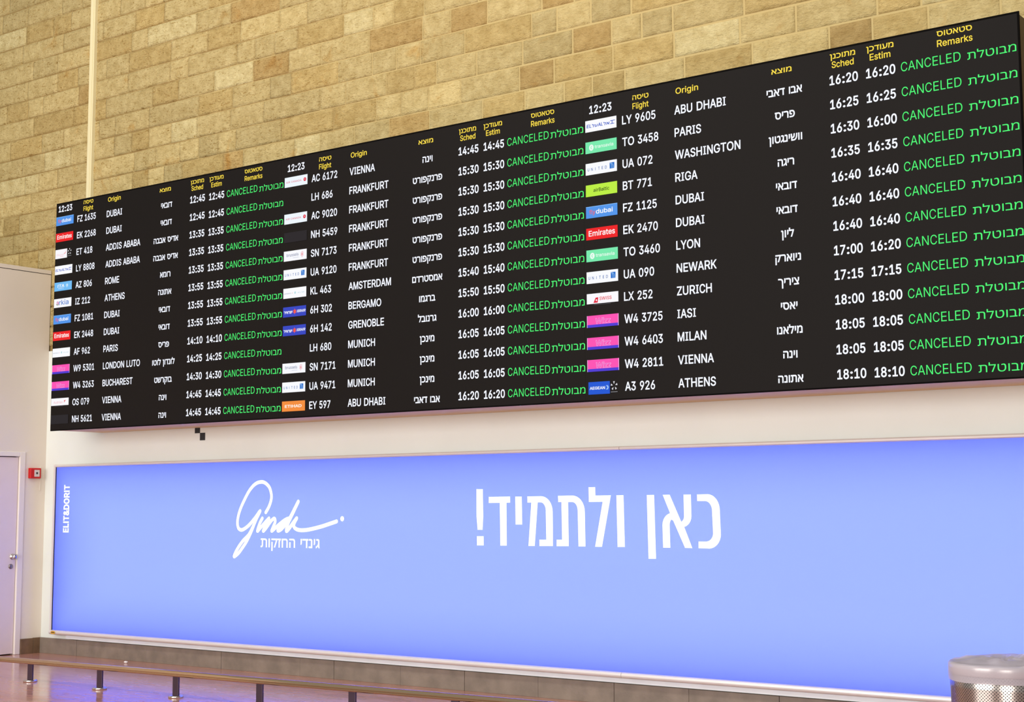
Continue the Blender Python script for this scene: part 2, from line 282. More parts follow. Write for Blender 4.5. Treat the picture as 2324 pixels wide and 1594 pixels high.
# cable channel on the stone
b = MB(); b.box(-5.978, -5.902, -0.030, 0.02, 4.0, 8.6, M_TRUNK); b.box(-5.960, -5.922, -0.036, -0.030, 4.0, 8.6, M_TRUNK)
tag(b.build('cable_channel', bevel=0.006), 'tall cream cable channel running up the stone wall above the flight board', 'cable channel')
GLYPHS = {
    '!': (0.196, '67,160 63,509 132,509 128,160;98,-4 86,-3 75,1 66,9 58,18 54,29 52,41 54,53 58,64 66,73 75,80 86,85 98,86 110,85 121,80 130,73 138,64 142,53 143,41 142,29 138,18 130,9 121,1 110,-3'),
    '&': (0.448, '197,-7 165,-5 136,1 110,12 88,26 69,42 54,62 43,84 36,108 34,133 36,154 40,173 47,189 85,235 140,279 216,335 237,352 255,375 262,405 260,420 255,434 245,445 233,454 219,459 201,461 168,453 145,431 137,399 145,363 169,327 204,284 438,0 364,0 171,231 121,293 87,344 81,361 77,379 75,398 77,420 82,440 91,458 102,474 117,488 134,499 154,507 176,512 200,513 224,512 246,507 266,499 283,488 297,475 308,459 317,442 322,424 324,404 315,362 291,325 256,293 154,217 110,174 103,161 98,146 97,131 98,115 102,101 109,87 118,76 130,66 143,57 158,51 175,48 193,46 213,48 232,52 251,59 301,95 315,112 327,131 336,151 343,174 348,198 349,224 408,224 406,194 403,167 397,144 371,92 345,62 333,47 315,30 294,17 271,7 246,-1 221,-5'),
    '0': (0.453, '227,-7 191,-3 158,7 130,24 105,48 85,77 69,113 57,155 50,202 48,254 50,306 57,353 69,395 85,431 106,461 130,484 159,502 191,512 227,516 262,512 295,502 323,484 348,461 368,431 384,395 396,353 403,306 405,254 403,202 396,155 384,113 368,77 348,48 323,24 295,7 263,-3;227,50 250,52 271,60 290,74 306,92 320,116 330,144 338,176 342,213 344,254 342,295 338,332 330,365 320,393 306,416 290,435 271,449 250,457 227,460 203,457 182,449 163,435 147,416 134,393 123,365 115,332 111,295 109,254 111,213 115,176 123,144 134,116 147,92 163,74 182,60 203,52'),
    '1': (0.453, '76,0 76,55 391,55 391,0;276,509 276,0 212,0 212,448 86,358 86,427 198,509'),
    '2': (0.453, '64,0 64,47 234,229 282,282 311,327 320,371 319,389 315,405 308,419 298,431 287,441 273,449 224,460 205,458 188,454 172,447 159,438 148,427 139,413 132,398 128,381 127,362 66,362 68,391 75,418 86,442 102,464 121,482 143,496 168,507 196,513 225,516 254,513 281,507 306,497 328,482 346,465 361,445 372,423 379,398 381,372 371,318 336,259 267,180 153,60 389,57 389,0'),
    '3': (0.453, '218,-7 188,-5 159,1 133,10 108,22 88,38 70,57 57,79 48,104 44,132 109,132 112,115 118,100 126,87 137,76 150,66 165,59 219,50 275,61 291,69 304,80 315,93 323,108 328,125 329,145 328,163 323,180 316,196 306,211 292,223 275,234 254,241 229,246 201,248 157,248 157,299 288,448 70,452 70,509 372,509 372,461 211,278 211,289 247,290 279,286 308,276 333,262 354,244 371,222 383,198 391,173 393,145 390,116 383,90 370,66 354,45 333,27 309,12 281,2 251,-5'),
    '4': (0.453, '40,105 40,158 247,509 311,509 109,166 413,163 413,105;282,0 282,121 282,146 282,318 343,318 343,0'),
    '5': (0.453, '221,-7 192,-5 165,1 140,11 118,25 99,41 83,60 71,82 63,105 60,130 122,130 125,115 130,102 138,89 173,60 221,50 241,51 259,56 276,64 291,75 304,89 314,104 322,122 326,141 328,162 326,183 321,203 314,221 303,237 290,251 275,262 257,270 238,275 218,277 167,268 128,246 67,253 96,509 366,509 366,452 151,452 134,301 178,325 229,334 252,332 274,328 294,321 313,311 330,299 345,285 358,269 370,251 379,231 386,210 390,187 391,163 388,132 381,102 369,76 352,52 332,32 309,15 282,3 253,-4'),
    '6': (0.453, '226,-7 196,-4 168,3 142,15 119,31 100,51 84,74 73,101 66,130 64,162 65,187 71,212 80,239 137,340 252,509 322,509 151,261 145,261 165,288 196,307 235,314 265,312 291,305 316,295 337,280 355,262 370,240 380,215 387,187 389,157 387,127 379,98 368,73 352,50 333,30 310,14 284,3 257,-4;226,48 245,50 263,55 279,63 293,73 304,86 314,101 322,119 326,137 327,157 326,178 322,196 314,213 304,228 293,241 279,251 263,259 245,264 226,265 207,264 190,259 174,252 160,241 148,229 138,214 131,197 126,179 125,158 126,138 131,119 138,102 148,86 160,73 174,63 190,55 207,50'),
    '7': (0.453, '97,0 323,448 62,452 62,509 391,509 391,449 165,0'),
    '8': (0.453, '226,-7 193,-5 163,1 136,11 111,25 91,42 74,62 62,84 54,109 52,135 53,156 58,176 65,195 75,212 87,228 101,241 117,252 134,260 153,265 129,276 109,289 93,308 80,330 73,354 70,380 73,405 79,429 90,450 106,469 124,485 146,498 170,508 197,514 226,516 255,514 282,508 306,498 328,485 346,469 361,450 373,429 379,405 382,380 379,354 372,330 359,308 343,289 323,276 300,267 319,260 335,252 351,241 365,228 377,212 387,195 395,176 399,156 401,135 398,109 391,84 378,62 362,42 341,25 317,11 289,1 259,-5;226,49 248,50 267,54 285,60 300,69 313,79 323,91 331,106 335,121 337,139 335,157 330,173 322,189 312,202 298,213 283,223 265,230 247,234 226,235 206,234 187,230 169,223 154,213 140,202 130,189 122,173 117,157 115,139 117,121 121,106 129,91 139,79 152,69 167,60 185,54 205,50;226,290 274,300 287,308 298,318 307,330 314,344 318,359 319,376 318,392 314,407 308,420 299,432 288,442 275,449 226,460 177,449 164,442 153,432 145,420 138,407 134,392 133,376 134,359 138,344 145,330 154,318 165,308 178,300'),
    '9': (0.453, '226,516 256,513 285,506 310,494 333,478 352,458 368,434 380,408 387,378 389,347 387,322 382,296 373,270 315,168 200,0 130,0 301,248 307,248 287,221 257,202 218,195 188,197 161,203 137,214 116,229 98,247 83,269 72,294 66,321 64,352 66,382 73,411 85,436 101,459 120,479 143,494 168,506 196,513;226,460 207,459 190,454 174,446 160,435 148,423 138,407 131,390 127,372 125,352 127,331 131,313 138,295 148,280 160,268 174,257 190,250 207,245 226,243 245,245 263,249 279,257 293,267 305,280 314,295 322,312 326,330 327,350 326,371 322,390 314,407 305,422 293,435 279,446 263,454 245,459'),
    ':': (0.188, '95,-4 83,-3 73,1 63,9 55,18 51,29 50,41 51,53 55,64 63,73 73,81 83,85 95,87 107,85 118,81 128,73 135,64 140,53 141,41 140,29 135,18 128,9 118,1 107,-3;95,271 83,272 73,277 63,284 55,294 51,304 50,316 51,328 55,339 63,349 73,356 83,360 95,362 107,360 118,356 128,349 135,339 140,328 141,316 140,304 135,294 128,284 118,277 107,272'),
    'A': (0.48, '16,0 201,509 276,509 463,0 395,0 287,302 264,372 232,478 245,478 213,371 191,302 85,0;110,142 110,199 370,199 370,142'),
    'B': (0.456, '60,0 60,509 241,509 274,507 304,501 329,491 350,477 367,461 381,442 390,421 396,398 398,374 397,353 393,336 387,320 356,286 315,267 315,262 331,260 347,254 363,245 378,234 391,220 402,203 411,184 416,161 418,136 416,111 410,88 400,67 386,48 368,31 344,18 317,8 284,2 247,0;125,57 245,57 281,60 309,67 330,80 344,96 353,115 355,137 354,153 350,169 342,184 333,197 320,209 306,218 289,225 269,229 248,231 125,231;125,285 238,285 288,296 302,304 314,314 323,326 330,340 335,355 336,372 333,393 326,412 313,429 294,442 270,449 240,452 125,452'),
    'C': (0.51, '267,-7 225,-3 186,7 150,25 119,49 92,79 70,115 53,157 44,203 40,254 44,305 53,352 70,393 92,429 119,459 150,484 186,501 225,512 267,516 340,504 362,496 383,485 402,471 419,456 435,438 448,418 459,397 467,373 473,348 408,348 389,395 357,428 315,449 267,456 237,453 209,445 184,432 161,414 141,391 125,364 113,332 106,295 103,254 106,213 113,177 125,145 141,117 161,94 184,76 210,63 237,56 267,53 315,60 357,81 389,114 408,160 473,160 467,135 459,112 448,91 435,71 420,53 402,38 383,24 363,13 341,5 317,-2 293,-6'),
    'D': (0.502, '219,0 96,0 96,57 215,57 254,60 288,68 318,81 343,99 363,122 379,149 390,181 397,216 399,255 397,294 390,329 379,361 364,388 344,410 320,428 291,441 258,449 221,452 93,452 93,509 225,509 273,505 315,495 353,478 385,455 412,426 433,391 449,351 458,306 462,255 458,205 449,159 433,119 411,83 384,54 351,31 312,14 268,3;125,509 125,0 60,0 60,509'),
    'E': (0.419, '60,0 60,509 372,509 372,452 125,452 125,286 355,286 355,229 125,229 125,57 375,57 375,0'),
    'F': (0.41, '60,0 60,509 369,509 369,452 125,452 125,278 346,278 346,221 125,221 125,0'),
    'G': (0.52, '269,-7 225,-3 185,7 149,25 118,49 91,79 69,116 53,157 43,203 40,254 43,305 53,352 69,393 91,429 117,459 149,484 184,501 223,512 265,516 291,514 316,510 340,504 363,494 384,483 403,469 421,453 436,436 449,416 460,395 468,373 474,349 408,349 387,393 356,427 315,448 265,456 236,453 209,445 183,432 160,414 141,392 125,364 113,332 106,295 103,254 106,213 113,177 125,145 141,117 161,95 184,76 210,63 238,56 269,53 296,55 322,61 345,71 365,85 382,102 396,123 407,147 413,173 415,202 434,199 283,199 283,256 478,256 478,200 475,160 466,124 451,91 431,62 406,38 377,19 344,5 308,-4'),
    'H': (0.517, '60,0 60,509 125,509 125,289 392,289 392,509 457,509 457,0 392,0 392,232 125,232 125,0'),
    'I': (0.3, '31,0 31,57 118,57 118,452 31,452 31,509 269,509 269,452 183,452 183,57 269,57 269,0'),
    'J': (0.396, '185,-7 143,-2 106,11 75,33 52,63 38,100 33,145 33,173 98,173 98,145 100,117 108,93 122,74 139,61 160,53 185,50 209,53 230,61 248,74 261,93 269,117 272,145 272,509 336,509 336,145 332,100 318,63 294,33 263,11 227,-2'),
    'K': (0.467, '104,145 104,216 139,261 174,303 212,344 364,509 448,509 231,276;60,0 60,509 125,509 125,334 124,225 125,193 125,0;372,0 188,259 228,309 449,0'),
    'L': (0.393, '60,0 60,509 125,509 125,57 361,57 361,0'),
    'M': (0.628, '60,0 60,509 152,509 277,187 287,159 299,123 311,84 322,49 307,49 318,83 330,121 342,158 352,187 476,509 568,509 568,0 504,0 504,291 504,327 505,369 506,413 507,457 513,457 498,409 482,363 467,322 456,291 342,0 286,0 170,291 159,321 145,361 129,408 112,457 119,457 120,416 121,372 122,328 122,291 122,0'),
    'N': (0.523, '60,0 60,509 136,509 343,183 363,151 388,107 414,55 405,54 401,108 399,157 399,195 399,509 463,509 463,0 387,0 202,290 177,331 148,381 108,452 119,454 122,384 124,328 125,291 125,0'),
    'O': (0.533, '267,-7 225,-3 186,7 150,25 119,49 92,79 70,115 53,157 44,203 40,254 44,305 53,352 70,393 92,429 119,459 150,484 186,501 225,512 267,516 309,512 348,501 384,484 415,459 442,429 464,393 480,352 490,305 493,254 490,203 480,157 464,115 442,79 415,49 384,25 348,7 309,-3;267,53 296,55 324,63 349,76 372,94 392,116 408,144 420,176 428,213 430,254 428,295 420,332 408,365 392,392 372,415 349,433 324,446 296,453 267,456 237,453 210,445 184,433 161,415 142,392 125,364 113,332 106,295 103,254 106,213 113,176 125,144 142,117 161,94 184,76 210,63 237,55'),
    'P': (0.445, '60,0 60,509 235,509 272,506 305,499 332,487 356,471 375,452 390,430 400,404 407,377 409,348 407,318 400,291 390,265 375,243 356,223 332,207 305,195 272,188 235,186 109,186 109,242 233,242 257,244 279,248 297,256 312,266 324,279 333,294 339,310 343,328 344,348 343,367 339,385 333,402 324,416 312,428 297,439 279,446 257,451 232,452 125,452 125,0'),
    'Q': (0.533, '245,159 313,159 369,85 384,65 468,-48 401,-48 346,27 331,46;267,-7 225,-3 186,7 150,25 119,49 92,79 70,115 53,157 44,203 40,254 44,305 53,352 70,393 92,429 119,459 150,484 186,501 225,512 267,516 309,512 348,501 384,484 415,459 442,429 464,393 480,352 490,305 493,254 490,203 480,157 464,115 442,79 415,49 384,25 348,7 309,-3;267,53 296,55 324,63 349,76 372,94 392,116 408,144 420,176 428,213 430,254 428,295 420,332 408,365 392,392 372,415 349,433 324,446 296,453 267,456 237,453 210,445 184,433 161,415 142,392 125,364 113,332 106,295 103,254 106,213 113,176 125,144 142,117 161,94 184,76 210,63 237,55'),
    'R': (0.449, '60,0 60,509 236,509 273,506 305,500 333,489 356,473 376,455 390,433 401,408 407,381 409,352 407,323 401,296 390,271 376,250 356,232 333,217 305,206 273,200 236,198 96,198 96,255 234,255 258,256 280,260 298,267 313,276 325,287 334,300 340,316 344,333 345,352 344,371 340,389 334,405 325,419 313,430 298,440 279,446 258,451 233,452 125,452 125,0;353,0 230,229 303,229 428,0'),
    'S': (0.447, '224,-9 188,-7 156,-1 128,9 102,23 81,40 64,60 51,83 42,109 38,137 104,137 108,118 114,102 123,88 136,76 150,66 166,59 224,49 246,50 267,54 286,60 303,69 317,79 329,92 338,106 344,122 346,139 344,154 340,168 332,179 296,205 245,222 184,239 145,253 112,269 86,289 67,313 56,341 52,372 54,400 62,425 75,448 92,468 113,484 138,498 165,508 195,514 227,516 259,514 289,508 316,498 340,484 360,468 377,449 390,427 398,403 401,378 337,378 332,402 320,421 302,437 280,449 254,456 225,459 204,457 185,454 167,448 152,440 139,430 129,418 121,405 117,391 115,376 117,359 122,345 131,334 169,308 212,293 264,279 312,264 359,238 395,198 402,180 407,161 408,139 406,112 399,87 386,64 370,43 349,25 323,11 294,0 261,-7'),
    'T': (0.449, '32,452 32,509 417,509 417,452 257,452 257,0 193,0 193,452'),
    'U': (0.517, '259,-8 220,-6 186,2 154,15 126,33 103,55 85,80 71,108 63,140 60,173 60,509 124,509 124,178 126,155 132,133 141,113 153,95 169,80 187,68 208,59 232,53 259,52 285,53 309,59 331,68 349,80 364,95 377,113 385,133 391,155 393,178 393,509 457,509 457,173 454,140 446,108 433,80 414,55 391,33 363,15 332,2 297,-6'),
    'V': (0.48, '204,0 16,509 84,509 192,206 215,137 248,31 235,31 267,138 290,206 395,509 463,509 278,0'),
    'W': (0.686, '155,0 16,509 82,509 163,196 175,145 187,94 197,40 189,40 200,94 211,145 224,196 306,509 380,509 462,196 474,145 486,94 497,40 488,40 499,94 510,145 523,196 603,509 670,509 530,0 455,0 368,323 351,391 336,475 350,475 335,395 318,323 230,0'),
    'X': (0.474, '18,0 217,284 217,236 29,509 104,509 178,400 204,361 223,329 243,292 232,292 252,329 272,361 298,400 374,509 446,509 259,239 259,287 456,0 382,0 292,129 268,165 250,195 230,231 244,231 225,196 206,166 182,129 91,0'),
    'Y': (0.472, '203,0 203,208 16,509 91,509 192,344 222,292 250,230 224,230 251,293 280,344 381,509 455,509 268,208 268,0'),
    'Z': (0.438, '42,0 42,46 273,385 306,431 341,476 348,454 285,452 223,452 40,452 40,509 397,509 397,462 169,129 134,81 97,33 90,54 152,57 214,57 399,57 399,0'),
    'a': (0.389, '160,-9 137,-7 115,-3 94,5 76,15 60,29 48,45 38,63 32,84 30,108 32,128 36,146 43,161 53,174 64,184 78,193 125,211 178,220 234,227 265,235 271,240 274,246 276,255 267,297 240,322 196,331 149,322 118,301 100,274 41,291 51,313 64,331 79,346 95,358 114,368 133,375 194,384 239,379 286,360 300,350 312,336 322,320 330,301 335,278 337,251 337,0 277,0 277,52 272,52 252,25 215,1;170,45 192,47 211,51 228,59 242,68 254,80 263,93 270,108 274,122 276,138 276,190 259,182 231,176 200,171 175,168 134,159 103,139 97,130 93,118 92,105 102,72 130,52'),
    'b': (0.424, '229,-8 208,-7 189,-3 172,4 138,31 118,59 112,59 112,0 53,0 53,509 114,509 114,319 118,319 137,346 171,373 188,379 207,383 229,384 259,382 287,374 313,361 335,342 354,320 370,293 381,261 388,227 390,189 388,151 381,116 370,84 355,57 336,34 313,16 288,3 260,-6;220,47 242,49 262,55 279,66 294,80 306,97 316,117 323,139 327,163 328,189 327,215 323,239 316,261 307,281 295,298 280,311 262,322 243,328 220,330 198,328 178,322 161,312 147,299 134,282 125,263 118,241 114,216 113,189 114,162 118,138 125,115 135,95 147,78 162,65 179,55 198,49'),
    'c': (0.396, '207,-8 174,-5 144,3 117,16 93,35 72,58 56,85 44,116 37,150 34,187 37,225 44,260 56,291 72,318 93,341 117,360 144,374 174,382 207,384 260,377 305,356 340,322 362,277 303,262 290,289 270,311 242,325 207,330 184,328 163,321 145,310 130,296 118,278 108,258 102,236 98,212 96,187 98,163 102,139 108,117 118,97 130,80 145,66 163,55 184,49 207,46 243,52 271,66 292,89 304,117 363,102 341,56 306,21 261,-1'),
    'd': (0.424, '195,-8 165,-6 137,3 111,16 89,34 70,57 55,84 43,116 36,151 34,189 36,227 43,261 55,293 70,320 89,342 112,361 137,374 165,382 196,384 218,383 237,379 253,373 287,346 306,319 311,319 311,509 372,509 372,0 313,0 313,59 307,59 287,31 252,4 236,-3 217,-7;205,47 226,49 246,55 263,65 278,78 290,95 299,115 306,138 310,162 312,189 310,216 306,241 300,263 290,282 278,299 263,312 246,322 227,328 205,330 182,328 162,322 145,311 130,298 118,281 108,261 102,239 98,215 96,189 98,163 102,139 109,117 118,97 130,80 145,66 162,55 182,49'),
    'e': (0.404, '212,-8 177,-5 145,3 117,16 92,35 72,58 56,85 44,116 37,150 34,187 36,224 44,258 55,290 71,317 91,340 115,359 142,373 172,382 205,384 266,374 285,366 303,355 319,341 334,324 347,305 357,282 365,256 370,227 371,194 371,169 75,169 75,221 338,221 310,202 308,226 304,248 298,269 288,286 277,301 263,314 246,323 227,328 205,330 183,328 164,323 146,313 131,301 119,286 109,270 102,251 97,231 96,211 96,178 98,151 102,127 110,106 121,88 135,73 151,61 169,53 190,48 212,46 254,53 285,73 306,105 365,91 358,72 348,55 335,39 320,26 302,14 283,4 261,-3 237,-7'),
    'f': (0.254, '228,379 228,327 6,327 6,379;81,0 81,432 82,452 87,470 96,486 107,499 120,510 135,519 187,530 222,527 243,521 227,468 215,472 195,474 178,472 164,468 154,460 147,449 143,435 142,419 142,0'),
    'g': (0.425, '207,-151 180,-149 156,-146 134,-140 82,-110 51,-69 101,-41 122,-66 154,-88 207,-97 236,-95 261,-87 282,-75 298,-58 308,-34 311,-6 311,68 306,68 287,41 252,16 236,10 217,6 195,5 165,7 138,14 113,27 90,43 71,65 55,90 43,120 36,154 34,191 36,229 43,263 55,293 71,320 90,342 112,361 138,374 166,382 196,384 218,383 237,379 253,373 288,346 308,319 313,319 313,379 372,379 372,-9 370,-40 363,-67 350,-90 334,-109 314,-124 291,-136 265,-144 237,-149;205,59 227,61 246,66 264,75 278,87 290,103 300,121 307,142 311,166 312,193 311,219 307,242 300,264 291,283 279,299 264,312 247,322 227,328 205,330 182,328 163,322 145,312 130,298 118,282 109,262 102,241 98,218 96,193 98,167 102,144 109,123 118,104 131,88 145,76 163,66 183,61'),
    'h': (0.41, '114,227 114,0 53,0 53,509 114,509 114,287 102,287 116,319 132,344 152,362 175,374 200,382 227,384 252,383 275,377 295,369 313,356 328,340 341,321 350,298 355,271 357,240 357,0 296,0 296,235 293,263 286,286 273,304 256,318 235,326 210,329 192,328 176,324 161,317 147,308 136,297 126,283 119,266 115,248'),
    'i': (0.167, '53,0 53,379 114,379 114,0;84,443 73,444 63,448 54,455 47,463 43,472 41,483 43,494 47,504 54,512 63,518 73,522 84,524 95,522 105,518 114,512 121,504 125,494 126,483 125,472 121,463 114,455 105,448 95,444'),
    'j': (0.167, '53,379 114,379 114,-30 112,-52 108,-72 102,-90 92,-106 80,-119 65,-129 47,-137 27,-141 4,-143 -10,-143 -10,-87 2,-87 18,-85 31,-80 40,-72 47,-61 51,-46 53,-29;83,443 72,444 62,448 53,455 47,463 42,472 41,483 42,494 47,504 53,512 62,518 72,522 83,524 95,522 105,518 114,512 120,504 125,494 126,483 125,472 120,463 114,455 105,448 95,444'),
    'k': (0.381, '110,137 110,212 121,212 284,379 360,379 184,199 177,199;53,0 53,509 114,509 114,0;294,0 148,186 191,229 372,0'),
    'l': (0.189, '139,-2 112,0 91,8 74,20 62,37 55,59 53,84 53,509 114,509 114,99 120,62 126,57 135,53 146,52 160,53 170,54 181,3 162,-1'),
    'm': (0.61, '53,0 53,379 112,379 112,295 108,295 114,314 122,331 132,346 172,376 219,386 245,383 268,375 287,361 303,342 314,320 321,295 312,295 318,312 326,329 337,343 381,375 437,386 458,385 478,380 497,372 514,361 529,346 541,328 550,307 555,283 557,255 557,0 496,0 496,254 493,279 485,298 473,313 456,323 438,329 419,330 402,329 387,326 374,320 345,290 335,247 335,0 274,0 274,260 272,280 265,297 253,311 238,322 220,328 199,330 158,320 145,312 135,302 126,289 119,274 115,257 114,238 114,0'),
    'n': (0.41, '114,227 114,0 53,0 53,379 112,379 112,287 102,287 116,319 132,344 152,362 175,374 200,382 227,384 252,383 275,377 295,369 313,356 328,340 341,321 350,298 355,271 357,240 357,0 296,0 296,235 293,263 286,286 273,304 256,318 235,326 210,329 192,328 176,324 161,317 147,308 136,297 126,283 119,266 115,248'),
    'o': (0.415, '207,-8 174,-5 144,3 117,16 93,35 72,58 56,85 44,116 37,150 34,187 37,225 44,260 56,291 72,318 93,341 117,360 144,374 174,382 207,384 241,382 271,374 299,360 323,341 343,318 359,291 371,260 379,225 381,187 379,150 371,116 359,85 343,58 323,35 299,16 271,3 241,-5;207,46 231,49 252,55 270,66 285,80 298,97 307,117 314,139 318,163 319,187 318,212 314,236 307,258 298,278 285,296 270,310 252,321 231,328 207,330 184,328 163,321 145,310 130,296 118,278 108,258 102,236 98,212 96,187 98,163 102,139 108,117 118,97 130,80 145,66 163,55 184,49'),
    'p': (0.424, '53,-143 53,379 112,379 112,319 118,319 137,346 171,373 188,379 207,383 229,384 259,382 287,374 313,361 335,342 354,320 370,293 381,261 388,227 390,189 388,151 381,116 370,84 355,57 336,34 313,16 288,3 260,-6 229,-8 208,-7 189,-3 173,4 138,31 118,59 114,59 114,-143;220,47 242,49 262,55 279,66 294,80 306,97 316,117 323,139 327,163 328,189 327,215 323,239 316,261 307,281 295,298 280,311 262,322 243,328 220,330 198,328 178,322 161,312 147,299 134,282 125,263 118,241 114,216 113,189 114,162 118,138 125,115 135,95 147,78 162,65 179,55 198,49'),
    'q': (0.424, '372,-143 311,-143 311,59 306,59 287,31 252,4 236,-3 217,-7 195,-8 165,-6 137,3 111,16 89,34 70,57 55,84 43,116 36,151 34,189 36,227 43,261 55,293 70,320 89,342 112,361 137,374 165,382 196,384 218,383 237,379 253,373 287,346 307,319 313,319 313,379 372,379;205,47 226,49 246,55 263,65 278,78 290,95 299,115 306,138 310,162 312,189 310,216 306,241 300,263 290,282 278,299 263,312 246,322 227,328 205,330 182,328 162,322 145,311 130,298 118,281 108,261 102,239 98,215 96,189 98,163 102,139 109,117 118,97 130,80 145,66 162,55 182,49'),
    'r': (0.259, '53,0 53,379 112,379 112,321 124,339 137,354 152,367 171,377 191,383 213,385 229,384 243,384 243,322 230,324 207,326 190,324 174,321 159,315 146,306 135,296 126,284 119,269 115,254 114,237 114,0'),
    's': (0.365, '182,-8 157,-7 133,-3 112,3 93,12 76,24 62,38 50,54 41,73 36,94 94,107 101,87 111,72 124,60 141,52 160,47 181,45 206,47 227,53 244,62 258,74 265,88 268,103 266,115 262,126 254,136 243,144 229,150 212,155 149,170 118,180 92,192 72,208 58,227 50,249 47,274 49,295 55,314 65,332 79,347 95,360 115,370 137,378 161,383 187,384 212,383 234,379 254,372 271,363 286,352 299,339 324,290 268,277 262,291 254,304 243,316 228,325 210,331 187,333 166,331 147,326 131,317 119,305 111,292 109,277 110,264 115,253 124,243 172,223 229,209 261,200 287,187 306,171 320,153 328,131 331,107 329,85 323,65 312,47 298,31 281,18 260,6 236,-2 210,-7'),
    't': (0.227, '204,379 204,327 6,327 6,379;65,471 126,471 126,98 127,83 130,70 136,61 144,55 156,51 170,50 185,51 202,54 213,2 192,-3 168,-4 138,-1 113,7 92,21 77,41 68,64 65,93'),
    'u': (0.41, '182,-5 158,-3 135,2 115,11 97,23 82,39 69,59 60,82 54,109 53,139 53,379 114,379 114,144 116,117 124,94 137,75 154,61 175,53 200,50 218,51 234,55 249,62 263,71 274,83 283,97 290,113 295,132 296,153 296,379 357,379 357,0 298,0 298,92 307,92 294,60 277,35 257,17 234,5 209,-3'),
    'v': (0.389, '163,0 17,379 84,379 165,155 187,87 206,21 184,21 203,87 224,155 305,379 371,379 226,0'),
    'w': (0.567, '138,0 23,379 87,379 133,214 154,137 175,41 165,41 186,135 206,214 252,379 316,379 362,214 382,136 402,41 391,41 413,135 434,214 480,379 545,379 429,0 368,0 319,172 305,225 291,280 277,338 291,338 277,280 263,225 248,172 199,0'),
    'x': (0.379, '21,0 171,218 171,171 29,379 100,379 147,306 179,253 207,206 175,206 202,253 233,306 282,379 352,379 209,169 209,214 358,0 287,0 231,85 200,136 173,182 205,182 178,136 148,85 91,0'),
    'y': (0.389, '47,-139 61,-86 71,-87 104,-89 130,-74 151,-36 163,-1 17,379 84,379 165,155 187,87 206,21 184,21 202,87 224,155 305,379 371,379 204,-58 177,-107 139,-136 91,-145 65,-143'),
    'z': (0.38, '42,0 42,46 254,320 48,323 48,379 333,379 333,331 126,60 339,56 339,0'),
    'א': (0.486, '361,0 155,306 40,475 125,475 318,188 446,0;45,0 45,127 47,165 52,199 61,229 72,256 87,279 105,299 126,316 150,329 176,339 197,285 181,278 166,268 153,256 142,241 133,224 126,205 117,132 117,0;309,148 285,200 301,208 316,218 328,230 339,245 347,262 354,281 362,353 362,475 435,475 435,358 433,321 428,288 420,258 408,231 394,208 377,188 357,172 334,158'),
    'ב': (0.435, '280,0 280,309 277,342 269,368 255,387 236,399 213,406 186,408 24,408 24,475 191,475 241,471 281,459 312,439 334,410 348,371 352,323 352,0;24,0 24,67 415,67 415,0'),
    'ג': (0.278, '12,-8 12,69 69,97 114,137 130,158 143,179 153,202 160,226 165,250 166,274 166,357 165,374 161,387 154,397 145,403 134,407 119,408 43,408 43,475 140,475 167,472 190,464 210,450 225,429 234,401 237,366 237,144 254,0 195,0 172,132 132,80 91,40 49,11'),
    'ד': (0.419, '254,0 254,436 326,436 326,0;8,408 8,475 399,475 399,408'),
    'ה': (0.523, '387,0 387,309 384,342 375,368 362,387 343,399 320,406 293,408 68,408 68,475 298,475 347,471 388,459 419,439 441,410 454,371 459,323 459,0;68,0 68,284 140,284 140,0'),
    'ו': (0.209, '68,0 68,475 140,475 140,0'),
    'ז': (0.241, '79,0 79,280 81,304 84,325 90,344 115,384 140,406 20,408 20,475 221,475 221,414 196,395 166,356 158,338 153,315 152,289 152,0'),
    'ח': (0.539, '314,475 363,471 404,459 435,439 457,410 470,371 475,323 475,0 403,0 403,309 400,342 392,368 378,387 359,399 336,406 309,408 140,408 140,0 68,0 68,475'),
    'ט': (0.54, '277,-10 245,-9 215,-4 187,3 162,14 139,28 119,46 102,68 87,93 75,123 67,156 62,195 60,237 60,475 132,475 132,237 134,201 139,168 148,139 160,113 176,92 196,75 219,62 247,55 278,52 310,55 337,62 361,75 380,92 396,113 409,139 417,168 422,201 424,237 423,300 415,357 409,374 402,388 393,399 381,408 366,414 348,415 302,408 256,390 256,459 297,474 356,483 387,481 413,474 435,464 452,450 467,432 478,411 496,333 500,237 497,187 488,142 473,103 452,69 427,41 396,18 360,2 321,-7'),
    'י': (0.188, '60,171 60,475 132,475 132,243 96,171'),
    'ך': (0.437, '306,-192 306,232 304,266 299,296 291,322 280,343 267,361 251,375 233,386 213,395 192,401 120,408 12,408 12,475 130,475 164,473 197,469 229,463 258,453 284,440 308,423 329,402 347,377 362,348 372,314 379,276 381,232 381,-192'),
    'כ': (0.433, '24,0 24,67 178,67 222,72 258,88 285,114 303,149 315,190 318,237 314,289 301,331 278,364 247,389 207,403 158,408 24,408 24,475 166,475 201,473 234,467 264,457 291,444 314,428 335,409 353,387 367,362 379,335 387,305 391,274 393,240 390,196 382,156 368,118 350,84 326,55 296,32 262,14 223,4 178,0'),
    'ל': (0.409, '84,475 381,475 381,420 231,0 155,0 306,408 12,408 12,609 84,609'),
    'ם': (0.523, '56,0 56,475 298,475 347,471 388,459 419,439 441,410 454,371 459,323 459,0;128,67 387,67 387,309 384,342 375,368 362,387 343,399 320,406 293,408 128,408'),
    'מ': (0.517, '281,484 316,482 347,475 374,464 398,448 418,429 433,406 444,381 451,352 453,322 453,0 245,0 245,67 381,67 381,310 378,341 370,368 356,391 336,407 309,418 276,421 250,419 226,412 206,402 188,387 173,369 162,347 152,322 145,293 140,262 112,0 40,0 76,329 44,475 116,475 130,407 156,436 186,461 227,478'),
